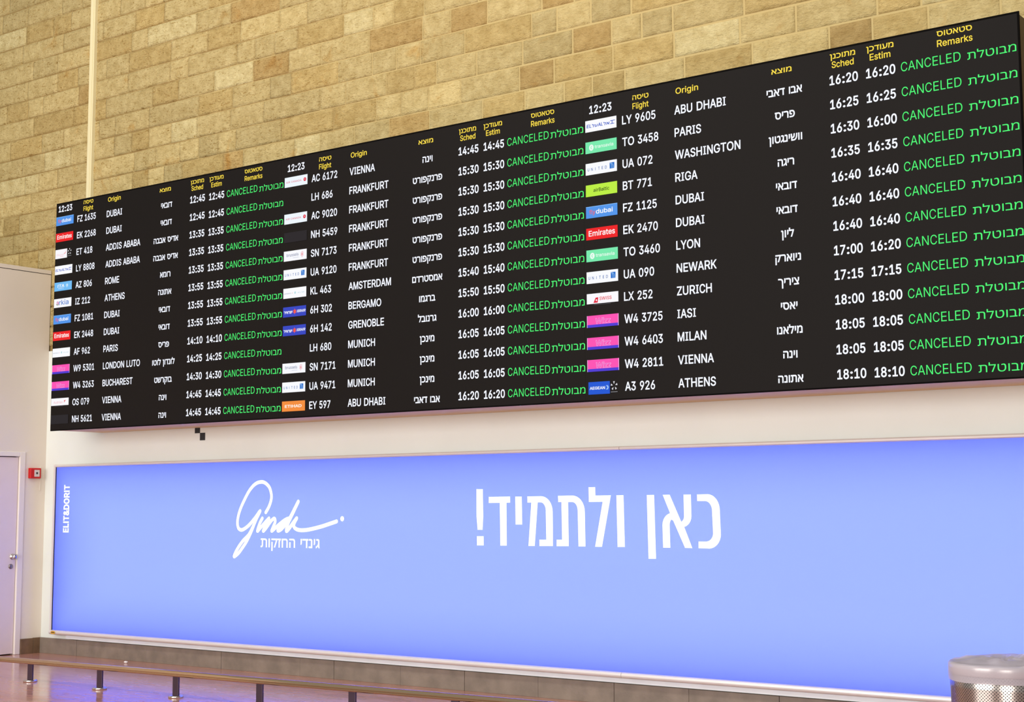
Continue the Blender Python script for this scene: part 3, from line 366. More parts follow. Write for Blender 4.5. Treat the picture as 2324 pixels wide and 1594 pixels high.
    'ן': (0.236, '99,-192 99,357 98,374 94,387 88,397 79,403 67,407 53,408 16,408 16,475 74,475 100,472 124,464 144,450 159,429 169,401 172,366 172,-192'),
    'נ': (0.318, '24,0 24,67 182,67 182,357 181,374 177,387 170,397 161,403 150,407 136,408 51,408 51,475 156,475 183,472 206,464 227,450 242,429 251,401 254,366 254,0'),
    'ס': (0.546, '285,-10 254,-9 225,-3 196,5 170,17 147,33 126,52 108,75 92,101 80,130 71,163 65,200 63,240 71,329 87,408 28,408 28,475 281,475 328,471 369,461 405,445 436,422 461,394 481,361 495,323 503,281 506,234 504,197 499,163 490,131 478,102 464,77 446,54 425,35 402,19 377,6 348,-3 318,-9;281,52 306,54 329,58 349,65 366,75 382,87 395,102 407,119 416,138 423,160 431,236 429,277 423,312 411,340 396,362 377,380 355,393 329,401 300,406 269,408 160,408 146,346 138,247 142,189 153,141 171,102 198,74 235,58'),
    'ע': (0.488, '20,0 20,67 165,67 196,68 224,72 250,79 273,88 294,101 312,116 328,135 342,158 353,184 362,213 369,247 374,285 391,475 464,475 446,285 435,209 409,133 396,109 380,86 360,65 338,47 312,31 282,18 248,8 209,2 165,0;153,54 55,475 128,475 224,54'),
    'ף': (0.468, '339,-192 339,237 335,289 321,331 298,364 267,389 226,403 176,408 8,408 8,475 184,475 220,473 253,467 282,457 309,444 333,428 354,409 371,387 386,362 397,335 405,305 410,274 411,240 411,-192;145,171 115,173 90,179 67,190 49,205 34,222 22,244 14,268 10,295 8,324 8,475 80,475 80,330 89,279 96,266 104,256 115,248 155,238 168,239 181,240 181,173 163,172'),
    'פ': (0.484, '40,0 40,67 229,67 273,72 308,88 335,114 354,149 365,190 369,237 364,289 351,331 329,364 298,389 258,403 209,408 70,408 70,475 217,475 252,473 285,467 314,457 341,444 365,428 386,409 403,387 418,362 429,335 437,305 442,274 443,240 441,196 433,156 419,118 400,84 376,55 347,32 312,14 273,4 229,0;177,187 148,189 122,195 99,206 81,221 66,239 55,260 47,284 42,311 40,340 40,475 112,475 112,346 121,295 128,282 136,272 147,264 187,254 200,255 213,256 213,189 195,188'),
    'ץ': (0.384, '109,-192 109,192 4,475 80,475 181,184 181,-192;158,132 152,197 220,218 249,232 269,253 282,283 289,322 304,475 376,475 363,337 357,286 346,243 324,206 287,177 230,154'),
    'צ': (0.448, '345,6 25,475 110,475 288,202 386,53;20,0 20,67 369,67 386,53 386,0;282,168 258,221 292,241 317,273 331,318 336,374 336,475 408,475 408,379 407,342 402,308 393,279 382,252 368,229 350,209 330,193 308,179'),
    'ק': (0.505, '251,0 402,408 64,408 64,475 477,475 477,420 327,0;64,-193 64,290 136,290 136,-193'),
    'ר': (0.435, '298,0 298,309 296,342 287,368 273,387 255,399 232,406 204,408 12,408 12,475 209,475 259,471 300,459 331,439 353,410 366,371 370,323 370,0'),
    'ש': (0.564, '74,0 32,475 104,475 140,67 241,67 268,68 293,72 317,79 340,89 361,102 381,118 398,137 413,160 426,186 437,215 445,248 450,285 468,475 540,475 522,285 510,216 483,140 469,116 453,93 433,71 411,51 385,34 355,19 322,9 284,2 241,0;119,162 114,227 181,248 218,268 241,302 251,352 262,475 334,475 325,366 316,305 298,254 288,240 275,226 259,214 192,184'),
    'ת': (0.535, '399,0 399,309 396,342 388,368 374,387 355,399 332,406 305,408 31,408 31,475 310,475 359,471 400,459 431,439 453,410 466,371 471,323 471,0;28,0 28,67 65,67 78,69 89,75 98,85 104,99 108,118 109,140 109,439 181,439 181,144 178,100 169,64 153,36 130,16 100,4 61,0'),
}

# ------------------------------------------------------------------ lettering engine
ADV = dict(zip('ABCDEFGHIJKLMNOPQRSTUVWXYZ', [.600,.589,.601,.678,.561,.521,.667,.676,.373,.417,.588,.498,.771,.667,.708,.551,.708,.621,.557,.584,.656,.597,.902,.581,.576,.559]))
ADV.update(dict(zip('abcdefghijklmnopqrstuvwxyz', [.525,.553,.461,.553,.526,.318,.553,.558,.229,.282,.498,.229,.840,.558,.543,.553,.553,.360,.446,.334,.558,.498,.742,.495,.498,.444])))
ADV.update({c: .546 for c in '0123456789'}); ADV[' '] = .313; ADV[':'] = .354
GC = {}
def is_heb(c): return '\u0590' <= c <= '\u05ff'
def contours(c):
    adv, enc = GLYPHS[c]; k = 0.55/HEB_H if is_heb(c) else 0.727/LAT_H
    return adv*k, [np.array([[float(q) for q in p.split(',')] for p in sp.split(' ')])*k/1000.0 for sp in enc.split(';')]
LAT_H = 0.5087; HEB_H = 1.0
HEB_H = max(float(p.split(',')[1]) for p in GLYPHS['\u05d4'][1].replace(';', ' ').split(' '))/1000.0
def fatten(cs, off):
    """moves every outline outwards by off (mitred)"""
    if abs(off) < 1e-6: return cs
    ar = lambda p: 0.5*np.sum(p[:, 0]*np.roll(p[:, 1], -1)-np.roll(p[:, 0], -1)*p[:, 1])
    sgn = 1.0 if ar(max(cs, key=lambda p: abs(ar(p)))) > 0 else -1.0
    out = []
    for p in cs:
        d = np.roll(p, -1, 0)-p; d /= np.linalg.norm(d, axis=1)[:, None]; n1 = np.stack([d[:, 1], -d[:, 0]], 1)*sgn; n0 = np.roll(n1, 1, 0)
        m = n0+n1; l2 = np.maximum(np.sum(m*m, 1), 0.6)[:, None]; out.append(p+off*2*m/l2)
    return out
def fill(cs):
    """triangulates the outlines and keeps what they wind around, so strokes of a letter may overlap"""
    pts = [Vector(q) for p in cs for q in p]; edges = []; n = 0
    for p in cs: edges += [(n+i, n+(i+1) % len(p)) for i in range(len(p))]; n += len(p)
    v, e, f = delaunay_2d_cdt(pts, edges, [], 0, 1e-5)[:3]
    V = np.array([(q.x, q.y) for q in v]); T = np.array([t for t in f]); C = V[T].mean(1); W = np.zeros(len(T), int)
    for p in cs:
        q = np.roll(p, -1, 0)
        for (x0, y0), (x1, y1) in zip(p, q):
            if y0 == y1: continue
            cr = (x1-x0)*(C[:, 1]-y0)-(C[:, 0]-x0)*(y1-y0)
            W += ((y0 <= C[:, 1]) & (y1 > C[:, 1]) & (cr > 0)).astype(int)-((y1 <= C[:, 1]) & (y0 > C[:, 1]) & (cr < 0)).astype(int)
    T = T[W != 0]; used = np.unique(T); remap = np.zeros(len(V), int); remap[used] = np.arange(len(used))
    return V[used], [tuple(remap[t]) for t in T]
def glyph(c, off):
    if (c, off) in GC: return GC[c, off]
    if c == ' ': g = (np.zeros((0, 2)), [], ADV[' '])
    elif c == '\u00a6':
        s = 0.047+off; g = (np.array([(.15-s, -off), (.15+s, -off), (.15+s, .727+off), (.15-s, .727+off)]), [(0, 1, 2, 3)], .30)
    elif c == 'I':
        s = 0.042+off; h = .727; t = 0.070+off
        v = np.array([(.186-s, t), (.186+s, t), (.186+s, h-t), (.186-s, h-t), (.05-off/2, 0), (.322+off/2, 0), (.322+off/2, t), (.05-off/2, t), (.05-off/2, h-t), (.322+off/2, h-t), (.322+off/2, h), (.05-off/2, h)])
        g = (v, [(0, 1, 2, 3), (4, 5, 6, 7), (8, 9, 10, 11)], ADV['I'])
    else:
        a, cs = contours(c); sx = 1.0
        if c in ADV:
            sx = ADV[c]/a; cs = [p*np.array([sx, 1]) for p in cs]; a = ADV[c]
        v, f = fill(fatten(cs, off))
        g = (v, f, a)
    GC[c, off] = g; return g
HEBK = [0.95, 1.0]
def layout(txt, em, off=0.0, kx=1.0, track=0.0):
    """2-D mesh of a line of text, left edge at 0, baseline at 0; Hebrew is given in reading order and set right to left"""
    runs = []
    words = txt
    if any(is_heb(c) for c in txt): words = txt[::-1]
    x = 0.0; VV = []; FF = []; n = 0
    for c in words:
        v, f, a = glyph(c, off)
        sx, sy = (HEBK[0], HEBK[1]) if is_heb(c) else (1.0, 1.0)
        if len(v): VV.append(np.stack([(v[:, 0]*sx+x)*em*kx, v[:, 1]*sy*em], 1)); FF += [tuple(i+n for i in q) for q in f]; n += len(v)
        x += a*sx+track
    V = np.concatenate(VV); lo = V[:, 0].min(); V[:, 0] -= lo
    return V, FF, V[:, 0].max()
class Sheet(MB):
    """flat artwork facing -Y on plane y"""
    def __init__(s, y): super().__init__(); s.y = y
    def text(s, txt, x, z, em, m, off=0.0, align='L', width=None, kx=1.0, lift=0.0, track=0.0, italic=0.0, cap=.727):
        """z is the middle of the capitals"""
        V, F, w = layout(txt, em, off, kx, track)
        if width: V[:, 0] *= width/w; w = width
        V[:, 0] += italic*V[:, 1]
        x0 = x-(w if align == 'R' else w/2 if align == 'C' else 0)
        s.add([(a+x0, s.y-lift, c+z-cap*em/2) for a, c in V], F, m); return x0, x0+w
    def poly(s, pts, m, lift=0.0):
        n = len(pts); s.add([(a, s.y-lift, c) for a, c in pts], [tuple(range(n))], m)
    def rect(s, x0, x1, z0, z1, m, lift=0.0): s.poly([(x0, z0), (x1, z0), (x1, z1), (x0, z1)], m, lift)
    def disc(s, x, z, r, m, lift=0.0, n=24, rz=None): s.poly([(x+r*math.cos(2*math.pi*i/n), z+(rz or r)*math.sin(2*math.pi*i/n)) for i in range(n)], m, lift)
    def stroke(s, pts, r, m, lift=0.0, taper=None):
        """round-ended pen stroke through pts, one flat strip"""
        P = [Vector((a, 0, c)) for a, c in pts]; Q = []
        for i in range(len(P)-1):
            p0 = P[max(i-1, 0)]; p1 = P[i]; p2 = P[i+1]; p3 = P[min(i+2, len(P)-1)]
            for k in range(8):
                t = k/8; Q.append(0.5*((2*p1)+(p2-p0)*t+(2*p0-5*p1+4*p2-p3)*t*t+(3*p1-p0-3*p2+p3)*t**3))
        Q.append(P[-1]); vs = []
        for i, q in enumerate(Q):
            d = (Q[min(i+1, len(Q)-1)]-Q[max(i-1, 0)]); d.normalize(); nn = Vector((-d.z, 0, d.x))
            vs += [(q.x+nn.x*r, s.y-lift, q.z+nn.z*r), (q.x-nn.x*r, s.y-lift, q.z-nn.z*r)]
        s.add(vs, [(2*i, 2*i+1, 2*i+3, 2*i+2) for i in range(len(Q)-1)], m)
        for q in (Q[0], Q[-1]): s.disc(q.x, q.z, r, m, lift+0.0002, 14)
        for q in P[1:-1]: s.disc(q.x, q.z, r, m, lift+0.0002, 12)
    def build(s, name, parent=None):
        me = bpy.data.meshes.new(name); me.from_pydata(s.v, [], s.f); me.update()
        for m in s.mats: me.materials.append(m)
        me.polygons.foreach_set('material_index', s.m)
        o = bpy.data.objects.new(name, me); COL.objects.link(o)
        if parent is not None: o.parent = parent; o.matrix_parent_inverse = parent.matrix_world.inverted()
        return o
TR = {
    'exclam1': [(-0.6459, 1.6566),(-0.579, 1.6559),(-0.5747, 1.4322),(-0.582, 1.3225),(-0.6344, 1.3222),(-0.645, 1.4322)],
    'exclam2': [(-0.6416, 1.27),(-0.5714, 1.2706),(-0.5704, 1.1955),(-0.6405, 1.1947)],
    'dalet': [(-0.5175, 1.592),(-0.2981, 1.5932),(-0.2972, 1.5435),(-0.3348, 1.5428),(-0.3327, 1.1965),(-0.3989, 1.1957),(-0.4036, 1.5422),(-0.5176, 1.5418)],
    'yod': [(-0.2456, 1.5923),(-0.1802, 1.5919),(-0.1762, 1.3672),(-0.2432, 1.367)],
    'mem1': [(-0.1243, 1.5928),(0.0125, 1.5936),(0.0324, 1.5916),(0.0543, 1.5847),(0.0745, 1.5732),(0.0922, 1.5576),(0.1066, 1.5386),(0.1173, 1.5168),(0.1238, 1.4931),(0.1259, 1.4685),(0.1265, 1.1985),(-0.0059, 1.1969),(-0.0067, 1.2474),(0.0615, 1.248),(0.0575, 1.4686),(0.0581, 1.4776),(0.0565, 1.4949),(0.0514, 1.5111),(0.0432, 1.5249),(0.0325, 1.5356),(0.02, 1.5424),(0.0065, 1.5447),(-0.0205, 1.5449),(-0.0519, 1.1972),(-0.1152, 1.1965),(-0.0848, 1.5429),(-0.1234, 1.5431)],
    'tav': [(0.1783, 1.5951),(0.3165, 1.5967),(0.3372, 1.5946),(0.36, 1.5875),(0.381, 1.5757),(0.3993, 1.5597),(0.4143, 1.5401),(0.4254, 1.5177),(0.4321, 1.4934),(0.4342, 1.4681),(0.4378, 1.1988),(0.3712, 1.1989),(0.3662, 1.4682),(0.3658, 1.4771),(0.3642, 1.4947),(0.3594, 1.5111),(0.3515, 1.5253),(0.3412, 1.5361),(0.329, 1.543),(0.316, 1.5454),(0.2756, 1.5451),(0.2791, 1.1995),(0.1619, 1.1981),(0.1623, 1.249),(0.215, 1.2495),(0.211, 1.5455),(0.1801, 1.5456)],
    'lamed': [(0.4705, 1.6602),(0.5336, 1.6604),(0.535, 1.595),(0.6787, 1.5956),(0.5919, 1.1986),(0.5274, 1.1982),(0.6012, 1.5457),(0.4725, 1.545)],
    'vav': [(0.7289, 1.5952),(0.7945, 1.5956),(0.8016, 1.1999),(0.7353, 1.1991)],
    'nun': [(1.0036, 1.5952),(1.0693, 1.5955),(1.0788, 1.1149),(1.0125, 1.1137)],
    'alef': [(1.1446, 1.5954),(1.2063, 1.5957),(1.3035, 1.3926),(1.3099, 1.3981),(1.3192, 1.4071),(1.3254, 1.4193),(1.3277, 1.4332),(1.3257, 1.5956),(1.3892, 1.5959),(1.3911, 1.4332),(1.3911, 1.4332),(1.3888, 1.4158),(1.3827, 1.3991),(1.3731, 1.384),(1.3604, 1.3713),(1.3452, 1.3614),(1.3282, 1.355),(1.395, 1.199),(1.3323, 1.1999),(1.2261, 1.4162),(1.2266, 1.4155),(1.2173, 1.4099),(1.2096, 1.3995),(1.2045, 1.3854),(1.2025, 1.3694),(1.2056, 1.1991),(1.1421, 1.1991),(1.1389, 1.3692),(1.1389, 1.3692),(1.1413, 1.389),(1.1479, 1.4079),(1.1583, 1.425),(1.1721, 1.4394),(1.1884, 1.4505),(1.2067, 1.4577)],
    'kaf': [(1.4406, 1.5955),(1.5293, 1.5973),(1.5476, 1.5953),(1.5652, 1.5896),(1.5816, 1.5805),(1.5963, 1.5682),(1.6089, 1.5531),(1.619, 1.5357),(1.6263, 1.5165),(1.6306, 1.496),(1.6317, 1.4749),(1.6367, 1.3007),(1.6367, 1.3007),(1.6345, 1.2812),(1.6287, 1.2624),(1.6197, 1.245),(1.6076, 1.2296),(1.593, 1.2167),(1.5763, 1.2069),(1.5582, 1.2004),(1.5393, 1.1976),(1.4477, 1.1989),(1.4476, 1.2482),(1.513, 1.2489),(1.5229, 1.2499),(1.5358, 1.2539),(1.5474, 1.2609),(1.5573, 1.2704),(1.5648, 1.2819),(1.5696, 1.2948),(1.5714, 1.3085),(1.5661, 1.475),(1.5661, 1.475),(1.565, 1.4908),(1.561, 1.5058),(1.5543, 1.5193),(1.5453, 1.5306),(1.5344, 1.5391),(1.5221, 1.5445),(1.5091, 1.5463),(1.4417, 1.5467)],
    's_g': [(-3.126, 1.468),(-3.0848, 1.5212),(-3.0584, 1.5821),(-3.0564, 1.6328),(-3.0771, 1.689),(-3.1142, 1.7251),(-3.1585, 1.746),(-3.1989, 1.7491),(-3.2429, 1.742),(-3.2942, 1.717),(-3.3525, 1.6661),(-3.4032, 1.5996),(-3.4539, 1.5225),(-3.4862, 1.4555),(-3.5022, 1.3987),(-3.5028, 1.3574),(-3.4885, 1.3214),(-3.4603, 1.3061),(-3.4267, 1.3088),(-3.3751, 1.3322),(-3.3166, 1.3734),(-3.2585, 1.4247),(-3.2008, 1.4808),(-3.2579, 1.394),(-3.3148, 1.2916),(-3.3723, 1.2042),(-3.4232, 1.1472),(-3.4817, 1.09),(-3.5411, 1.0557),(-3.5268, 1.0894),(-3.483, 1.1465),(-3.4244, 1.2036),(-3.3439, 1.2658),(-3.2864, 1.348)],
    's_in': [(-3.1702, 1.4135),(-3.2022, 1.3687),(-3.2338, 1.2972),(-3.1977, 1.3229),(-3.0827, 1.4137),(-3.111, 1.374),(-3.1569, 1.2977),(-3.121, 1.3233),(-3.0604, 1.3843),(-3.014, 1.4122),(-3.0012, 1.3845),(-3.0234, 1.3389),(-3.0458, 1.2984),(-3.0086, 1.3188),(-2.9376, 1.3645),(-2.8668, 1.4024),(-2.8278, 1.4125)],
    's_d': [(-2.8278, 1.4125),(-2.8947, 1.3697),(-2.9478, 1.3342),(-2.9637, 1.3014),(-2.9224, 1.3142),(-2.8731, 1.3547),(-2.8102, 1.42),(-2.7067, 1.5659),(-2.7686, 1.4701),(-2.8308, 1.3749),(-2.8565, 1.3021),(-2.8297, 1.3123),(-2.767, 1.3751),(-2.724, 1.4151),(-2.7529, 1.3751),(-2.7594, 1.3401),(-2.7238, 1.3154),(-2.6536, 1.3068),(-2.5494, 1.3163),(-2.4121, 1.3417),(-2.3102, 1.3666),(-2.2281, 1.3874)],
    's_dot': [(-2.1613, 1.4158),(-2.1592, 1.4061)],
}

# ------------------------------------------------------------------ flight board
BL, BT, BB, BD, BW, PW = -5.6947, 4.6077, 2.2857, 0.5978, 9.8106, 3.2466
BR = BL+BW
M_SCREEN = mat('black_led_screen', srgb(19, 15, 13), 0.6, spec=0.12, bump=0.02, bscale=300)
M_CASE = mat('black_board_casing', srgb(10, 8, 7), 0.85, spec=0.05)
M_CASE_SIDE = mat('dark_brown_casing_side', srgb(52, 40, 28), 0.5)
M_UNDER = mat('beige_underside_panel', srgb(214, 178, 128), 0.6)
WHITE = emit((240, 243, 255), 1.12); GREEN = emit((84, 250, 122), 1.05); YELLOW = emit((255, 224, 80), 1.05)
board = thing('flight_board', 'long black airport flight board of three screens listing cancelled flights, mounted high on wall', 'flight board', (BL+BW/2, 0, BB))
b = MB()
b.box(BL, BR, -BD, -BD+0.012, BB, BT, M_CASE)                                                  # front edge
b.box(BL+0.012, BR-0.002, -BD+0.012, -0.002, BB+0.012, BT-0.02, M_CASE_SIDE)
b.build('casing', board)
b = MB(); b.box(BL+0.07, BR-0.07, -BD+0.03, -0.004, BB+0.004, BB+0.012, M_UNDER); b.build('underside_panel', board)
def v_row(u, row):
    a = np.interp(u, [0, 0.4, 2.5, 5.0, 7.0, 9.8], [0.188, 0.196, 0.226, 0.238, 0.230, 0.220]); z = np.interp(u, [0, 2.5, 5.0, 7.5, 9.8], [2.211, 2.221, 2.221, 2.224, 2.238])
    return BT-(a+(z-a)*row/12.0)
P1 = [('FZ 1635','DUBAI','דובאי','12:45','','flydubai'),('EK 2268','DUBAI','דובאי','12:45','','emirates'),('ET 418','ADDIS ABABA','אדיס אבבה','13:35','','ethiopian'),('LY 8808','ADDIS ABABA','אדיס אבבה','13:35','','elal'),('AZ 806','ROME','רומא','13:35','','ita'),('IZ 212','ATHENS','אתונה','13:55','','arkia'),('FZ 1081','DUBAI','דובאי','13:55','','flydubai'),('EK 2448','DUBAI','דובאי','13:55','','emirates'),('AF 962','PARIS','פריס','14:10','','afkl'),('W9 5301','LONDON LUTO','לונדון לוטו','14:25','','wizz'),('W4 3263','BUCHAREST','בוקרשט','14:30','','wizz'),('OS 079','VIENNA','וינה','14:45','','austrian'),('NH 5621','VIENNA','וינה','14:45','','dark')]
P2 = [('AC 6172','VIENNA','וינה','14:45','','aircanada'),('LH 686','FRANKFURT','פרנקפורט','15:30','',None),('AC 9020','FRANKFURT','פרנקפורט','15:30','','aircanada'),('NH 5459','FRANKFURT','פרנקפורט','15:30','','dark'),('SN 7173','FRANKFURT','פרנקפורט','15:30','','brussels'),('UA 9120','FRANKFURT','פרנקפורט','15:30','','united'),('KL 463','AMSTERDAM','אמסטרדם','15:40','','afkl'),('6H 302','BERGAMO','ברגמו','15:50','','israir'),('6H 142','GRENOBLE','גרנובל','16:00','','israir'),('LH 680','MUNICH','מינכן','16:05','',None),('SN 7171','MUNICH','מינכן','16:05','','brussels'),('UA 9471','MUNICH','מינכן','16:05','','united'),('EY 597','ABU DHABI','אבו דאבי','16:20','','etihad')]
P3 = [('LY 9605','ABU DHABI','אבו דאבי','16:20','','elal'),('TO 3458','PARIS','פריס','16:25','','transavia'),('UA 072','WASHINGTON','וושינגטון','16:30','16:00','united'),('BT 771','RIGA','ריגה','16:35','','airbaltic'),('FZ 1125','DUBAI','דובאי','16:40','','flydubai'),('EK 2470','DUBAI','דובאי','16:40','','emirates'),('TO 3460','LYON','ליון','16:40','','transavia'),('UA 090','NEWARK','ניוארק','17:00','16:20','united'),('LX 252','ZURICH','ציריך','17:15','','swiss'),('W4 3725','IASI','יאסי','18:00','','wizz'),('W4 6403','MILAN','מילאנו','18:05','','wizz'),('W4 2811','VIENNA','וינה','18:05','','wizz'),('A3 926','ATHENS','אתונה','18:10','','aegean')]
LY = -BD-0.004
def tile(s, x0, x1, z0, z1, col, k=1.0): s.rect(x0, x1, z0, z1, emit(col, k))
def alliance_star(s, x, z, r):
    w = emit((225, 225, 230), 1.0)
    for i in range(5):
        a = math.pi/2+2*math.pi*i/5
        p = lambda rr, da: (x+rr*math.cos(a+da)*0.9, z+rr*math.sin(a+da))
        s.poly([p(r, -0.22), p(r*1.02, 0.28), p(r*0.36, 0.1)], w, 0.001)
    s.rect(x-r*0.9, x+r*0.9, z-r*1.45, z-r*1.3, emit((150, 150, 155), 0.8), 0.001)
def logo(kind, x0, zc, parent):
    s = Sheet(LY); w = 0.281; h = 0.089; x1 = x0+w; z0 = zc-h/2; z1 = zc+h/2; xc = (x0+x1)/2; L1 = 0.001; W = emit((255, 255, 255), 1.0); lab = None
    T = lambda t, x, z, em, col, **k: s.text(t, x, z, em, emit(col, 1.0) if isinstance(col, tuple) else col, lift=L1, **k)
    if kind == 'flydubai':
        tile(s, x0, x1, z0, z1, (88, 152, 236)); s.rect(x0, x1, z1-0.004, z1, emit((140, 195, 255)), L1)
        T('fly', x0+0.030, zc+0.002, 0.046, (240, 96, 88), off=0.008, width=0.055); T('dubai', x0+0.090, zc+0.002, 0.046, W, off=0.017, width=0.150); lab = 'blue tile with red and white lettering'
    elif kind == 'emirates':
        tile(s, x0, x1, z0, z1, (240, 44, 46)); T('Emirates', xc, zc+0.004, 0.056, W, off=0.017, align='C', width=0.235); lab = 'red tile with white lettering'
    elif kind == 'ethiopian':
        tile(s, x0, x0+0.190, z0-0.004, z1, (250, 248, 252)); T('Ethiopian', x0+0.020, zc-0.010, 0.026, (245, 190, 200), width=0.118, italic=0.2)
        s.poly([(x0+0.138, zc-0.004), (x0+0.160, zc+0.006), (x0+0.176, zc+0.028), (x0+0.168, zc+0.002), (x0+0.150, zc-0.008)], emit((240, 130, 140)), L1); s.rect(x0+0.075, x0+0.135, zc-0.033, zc-0.028, emit((248, 205, 210)), L1)
        alliance_star(s, x0+0.232, zc+0.010, 0.032); lab = 'white tile with faint red script beside a white star emblem'
    elif kind == 'elal':
        tile(s, x0, x1, z0, z1, (252, 252, 255)); c = emit((48, 88, 200))
        for t, dx, wd in (('EL', 0.012, 0.044), ('ל', 0.060, 0.024), ('ע', 0.086, 0.026), ('AL', 0.114, 0.046), ('ל', 0.164, 0.024), ('א', 0.190, 0.030)): s.text(t, x0+dx, zc+0.001, 0.034, c, off=0.022, width=wd, lift=L1, italic=0.12)
        s.rect(x0+0.226, x0+0.268, zc+0.011, zc+0.016, c, L1); s.rect(x0+0.226, x0+0.262, zc-0.012, zc-0.007, c, L1); s.rect(x0+0.240, x0+0.246, zc-0.012, zc+0.016, c, L1); lab = 'white tile with blue lettering'
    elif kind == 'ita':
        tile(s, x0, x1, z0, z1, (118, 190, 246)); T('\u00a6TA', x0+0.052, zc+0.006, 0.040, (245, 250, 255), off=0.026, width=0.110, italic=0.1); T('A\u00a6RWAYS', x0+0.062, zc-0.020, 0.018, (225, 240, 255), width=0.090)
        s.disc(x0+0.205, zc+0.003, 0.020, emit((165, 215, 250)), L1); s.disc(x0+0.208, zc+0.006, 0.009, emit((215, 235, 252)), 0.0015); lab = 'light blue tile with white lettering'
    elif kind == 'arkia':
        tile(s, x0, x1, z0, z1, (250, 250, 255)); T('a', x0+0.040, zc+0.004, 0.068, (196, 70, 150), off=0.008, width=0.036); s.rect(x0+0.046, x0+0.068, zc-0.020, zc-0.010, emit((120, 190, 130)), 0.0012); T('rkia', x0+0.084, zc+0.004, 0.068, (62, 120, 205), off=0.008, width=0.152); lab = 'white tile with lowercase blue lettering after a magenta letter'
    elif kind == 'afkl':
        tile(s, x0, x1, z0, z1, (252, 252, 255)); T('A\u00a6RFRANCE', x0+0.006, zc-0.002, 0.013, (110, 125, 160), width=0.094); s.rect(x0+0.112, x0+0.116, zc-0.006, zc+0.004, emit((225, 120, 120)), L1)
        s.disc(x0+0.146, zc, 0.011, emit((190, 225, 230)), L1); T('KLM', x0+0.180, zc-0.002, 0.013, (150, 200, 215), width=0.075); lab = 'white tile with one thin line of small lettering'
    elif kind == 'wizz':
        tile(s, x0, x1, z0+0.021, z1, (255, 88, 182)); s.rect(x0, x1, z0, z0+0.021, emit((86, 66, 214)))
        for a in (x0, x1-0.004): s.rect(a, a+0.004, z0, z1, emit((240, 205, 245)), L1)
        T('Wizz', xc, zc+0.002, 0.056, (250, 178, 232), off=0.034, align='C', width=0.136, italic=0.12); s.text('Wizz', xc, zc+0.002, 0.054, emit((236, 84, 188)), off=0.004, align='C', width=0.128, italic=0.12, lift=0.0016)
        lab = 'pink tile with a violet lower stripe and outlined lettering'
    elif kind == 'austrian':
        tile(s, x0, x1, z0+0.016, z1, (252, 250, 255)); T('Austrian', x0+0.040, zc+0.004, 0.034, (240, 170, 176), width=0.145); s.poly([(x0+0.205, zc-0.006), (x0+0.238, zc+0.024), (x0+0.204, zc+0.018), (x0+0.212, zc+0.012)], emit((226, 88, 96)), L1)
        s.rect(x0+0.06, x0+0.2, z0+0.004, z0+0.008, emit((90, 88, 92), 0.5), L1); lab = 'white tile with faint red lettering and a red arrow'
    elif kind == 'dark': tile(s, x0, x1, z0, z1, (50, 46, 48)); lab = 'blank dark grey tile'
    elif kind == 'aircanada':
        tile(s, x0, x1, z0, z1, (240, 248, 255)); T('A\u00a6R CANADA', x0+0.018, zc, 0.021, (225, 105, 125), off=0.012, width=0.190); s.disc(x0+0.250, zc+0.002, 0.017, emit((222, 60, 80)), L1, 18); s.disc(x0+0.250, zc+0.003, 0.0075, emit((250, 170, 175)), 0.0015, 5); lab = 'white tile with red lettering and a red roundel'
    elif kind == 'brussels':
        tile(s, x0, x1, z0, z1, (250, 250, 255)); T('brussels', x0+0.036, zc+0.008, 0.036, (96, 110, 150), off=0.004, width=0.146); s.rect(x0+0.115, x0+0.185, zc-0.022, zc-0.018, emit((205, 210, 225)), L1)
        for i, j in ((0, 0), (1, 0), (-1, 0), (0, 1), (0, -1), (0, -2), (1, 1), (-1, 1), (1, 2), (0, 2), (-1, -1), (1, -1)): s.disc(x0+0.226+i*0.012, zc+0.002+j*0.011, 0.004 if (i, j) != (0, 0) else 0.0065, emit((236, 120, 132) if abs(i)+abs(j) < 3 else (246, 190, 196)), L1, 10)
        lab = 'white tile with grey blue lettering and a cluster of red dots'
    elif kind == 'united':
        tile(s, x0, x1, z0, z1, (250, 251, 255))
        for i, c in enumerate('UN\u00a6TED'): s.text(c, x0+0.026+i*0.0315, zc-0.003, 0.030, emit((52, 104, 180)), off=0.012, align='C', lift=L1)
        q0, q1, r0, r1 = x0+0.217, x0+0.259, zc-0.020, zc+0.026; s.rect(q0, q1, r0, r1, emit((44, 112, 204)), L1)
        for k in (0.9, 0.62, 0.36):
            s.stroke([(q0+0.003, r1-0.004), (q0+0.003+(q1-q0)*k*0.62, r1-0.012), (q0+(q1-q0)*k+0.002, r0+0.002)], 0.0012, emit((170, 214, 250)), 0.0015)
        lab = 'white tile with spaced blue capitals and a blue square emblem'
    elif kind == 'israir':
        tile(s, x0, x1, z0, z1, (62, 76, 196)); T('ישראייר', x0+0.010, zc, 0.040, (245, 245, 255), off=0.03, width=0.106); T('\u00a6SRA\u00a6R', x0+0.170, zc+0.001, 0.030, (245, 245, 255), off=0.03, width=0.104, italic=0.2)
        for i in range(6):
            a = math.pi/6+i*math.pi/3; s.poly([(x0+0.144+0.024*math.cos(a), zc+0.026*math.sin(a)), (x0+0.144+0.012*math.cos(a+0.7), zc+0.012*math.sin(a+0.7)), (x0+0.144, zc), (x0+0.144+0.012*math.cos(a-0.7), zc+0.012*math.sin(a-0.7))], emit((248, 96, 78)), L1)
        lab = 'dark blue tile with white lettering either side of a red star'
    elif kind == 'etihad':
        tile(s, x0, x1, z0, z1, (246, 144, 66)); T('ET\u00a6HAD', xc-0.002, zc, 0.032, (255, 250, 240), off=0.028, align='C', width=0.205); lab = 'orange tile with white capitals'
    elif kind == 'transavia':
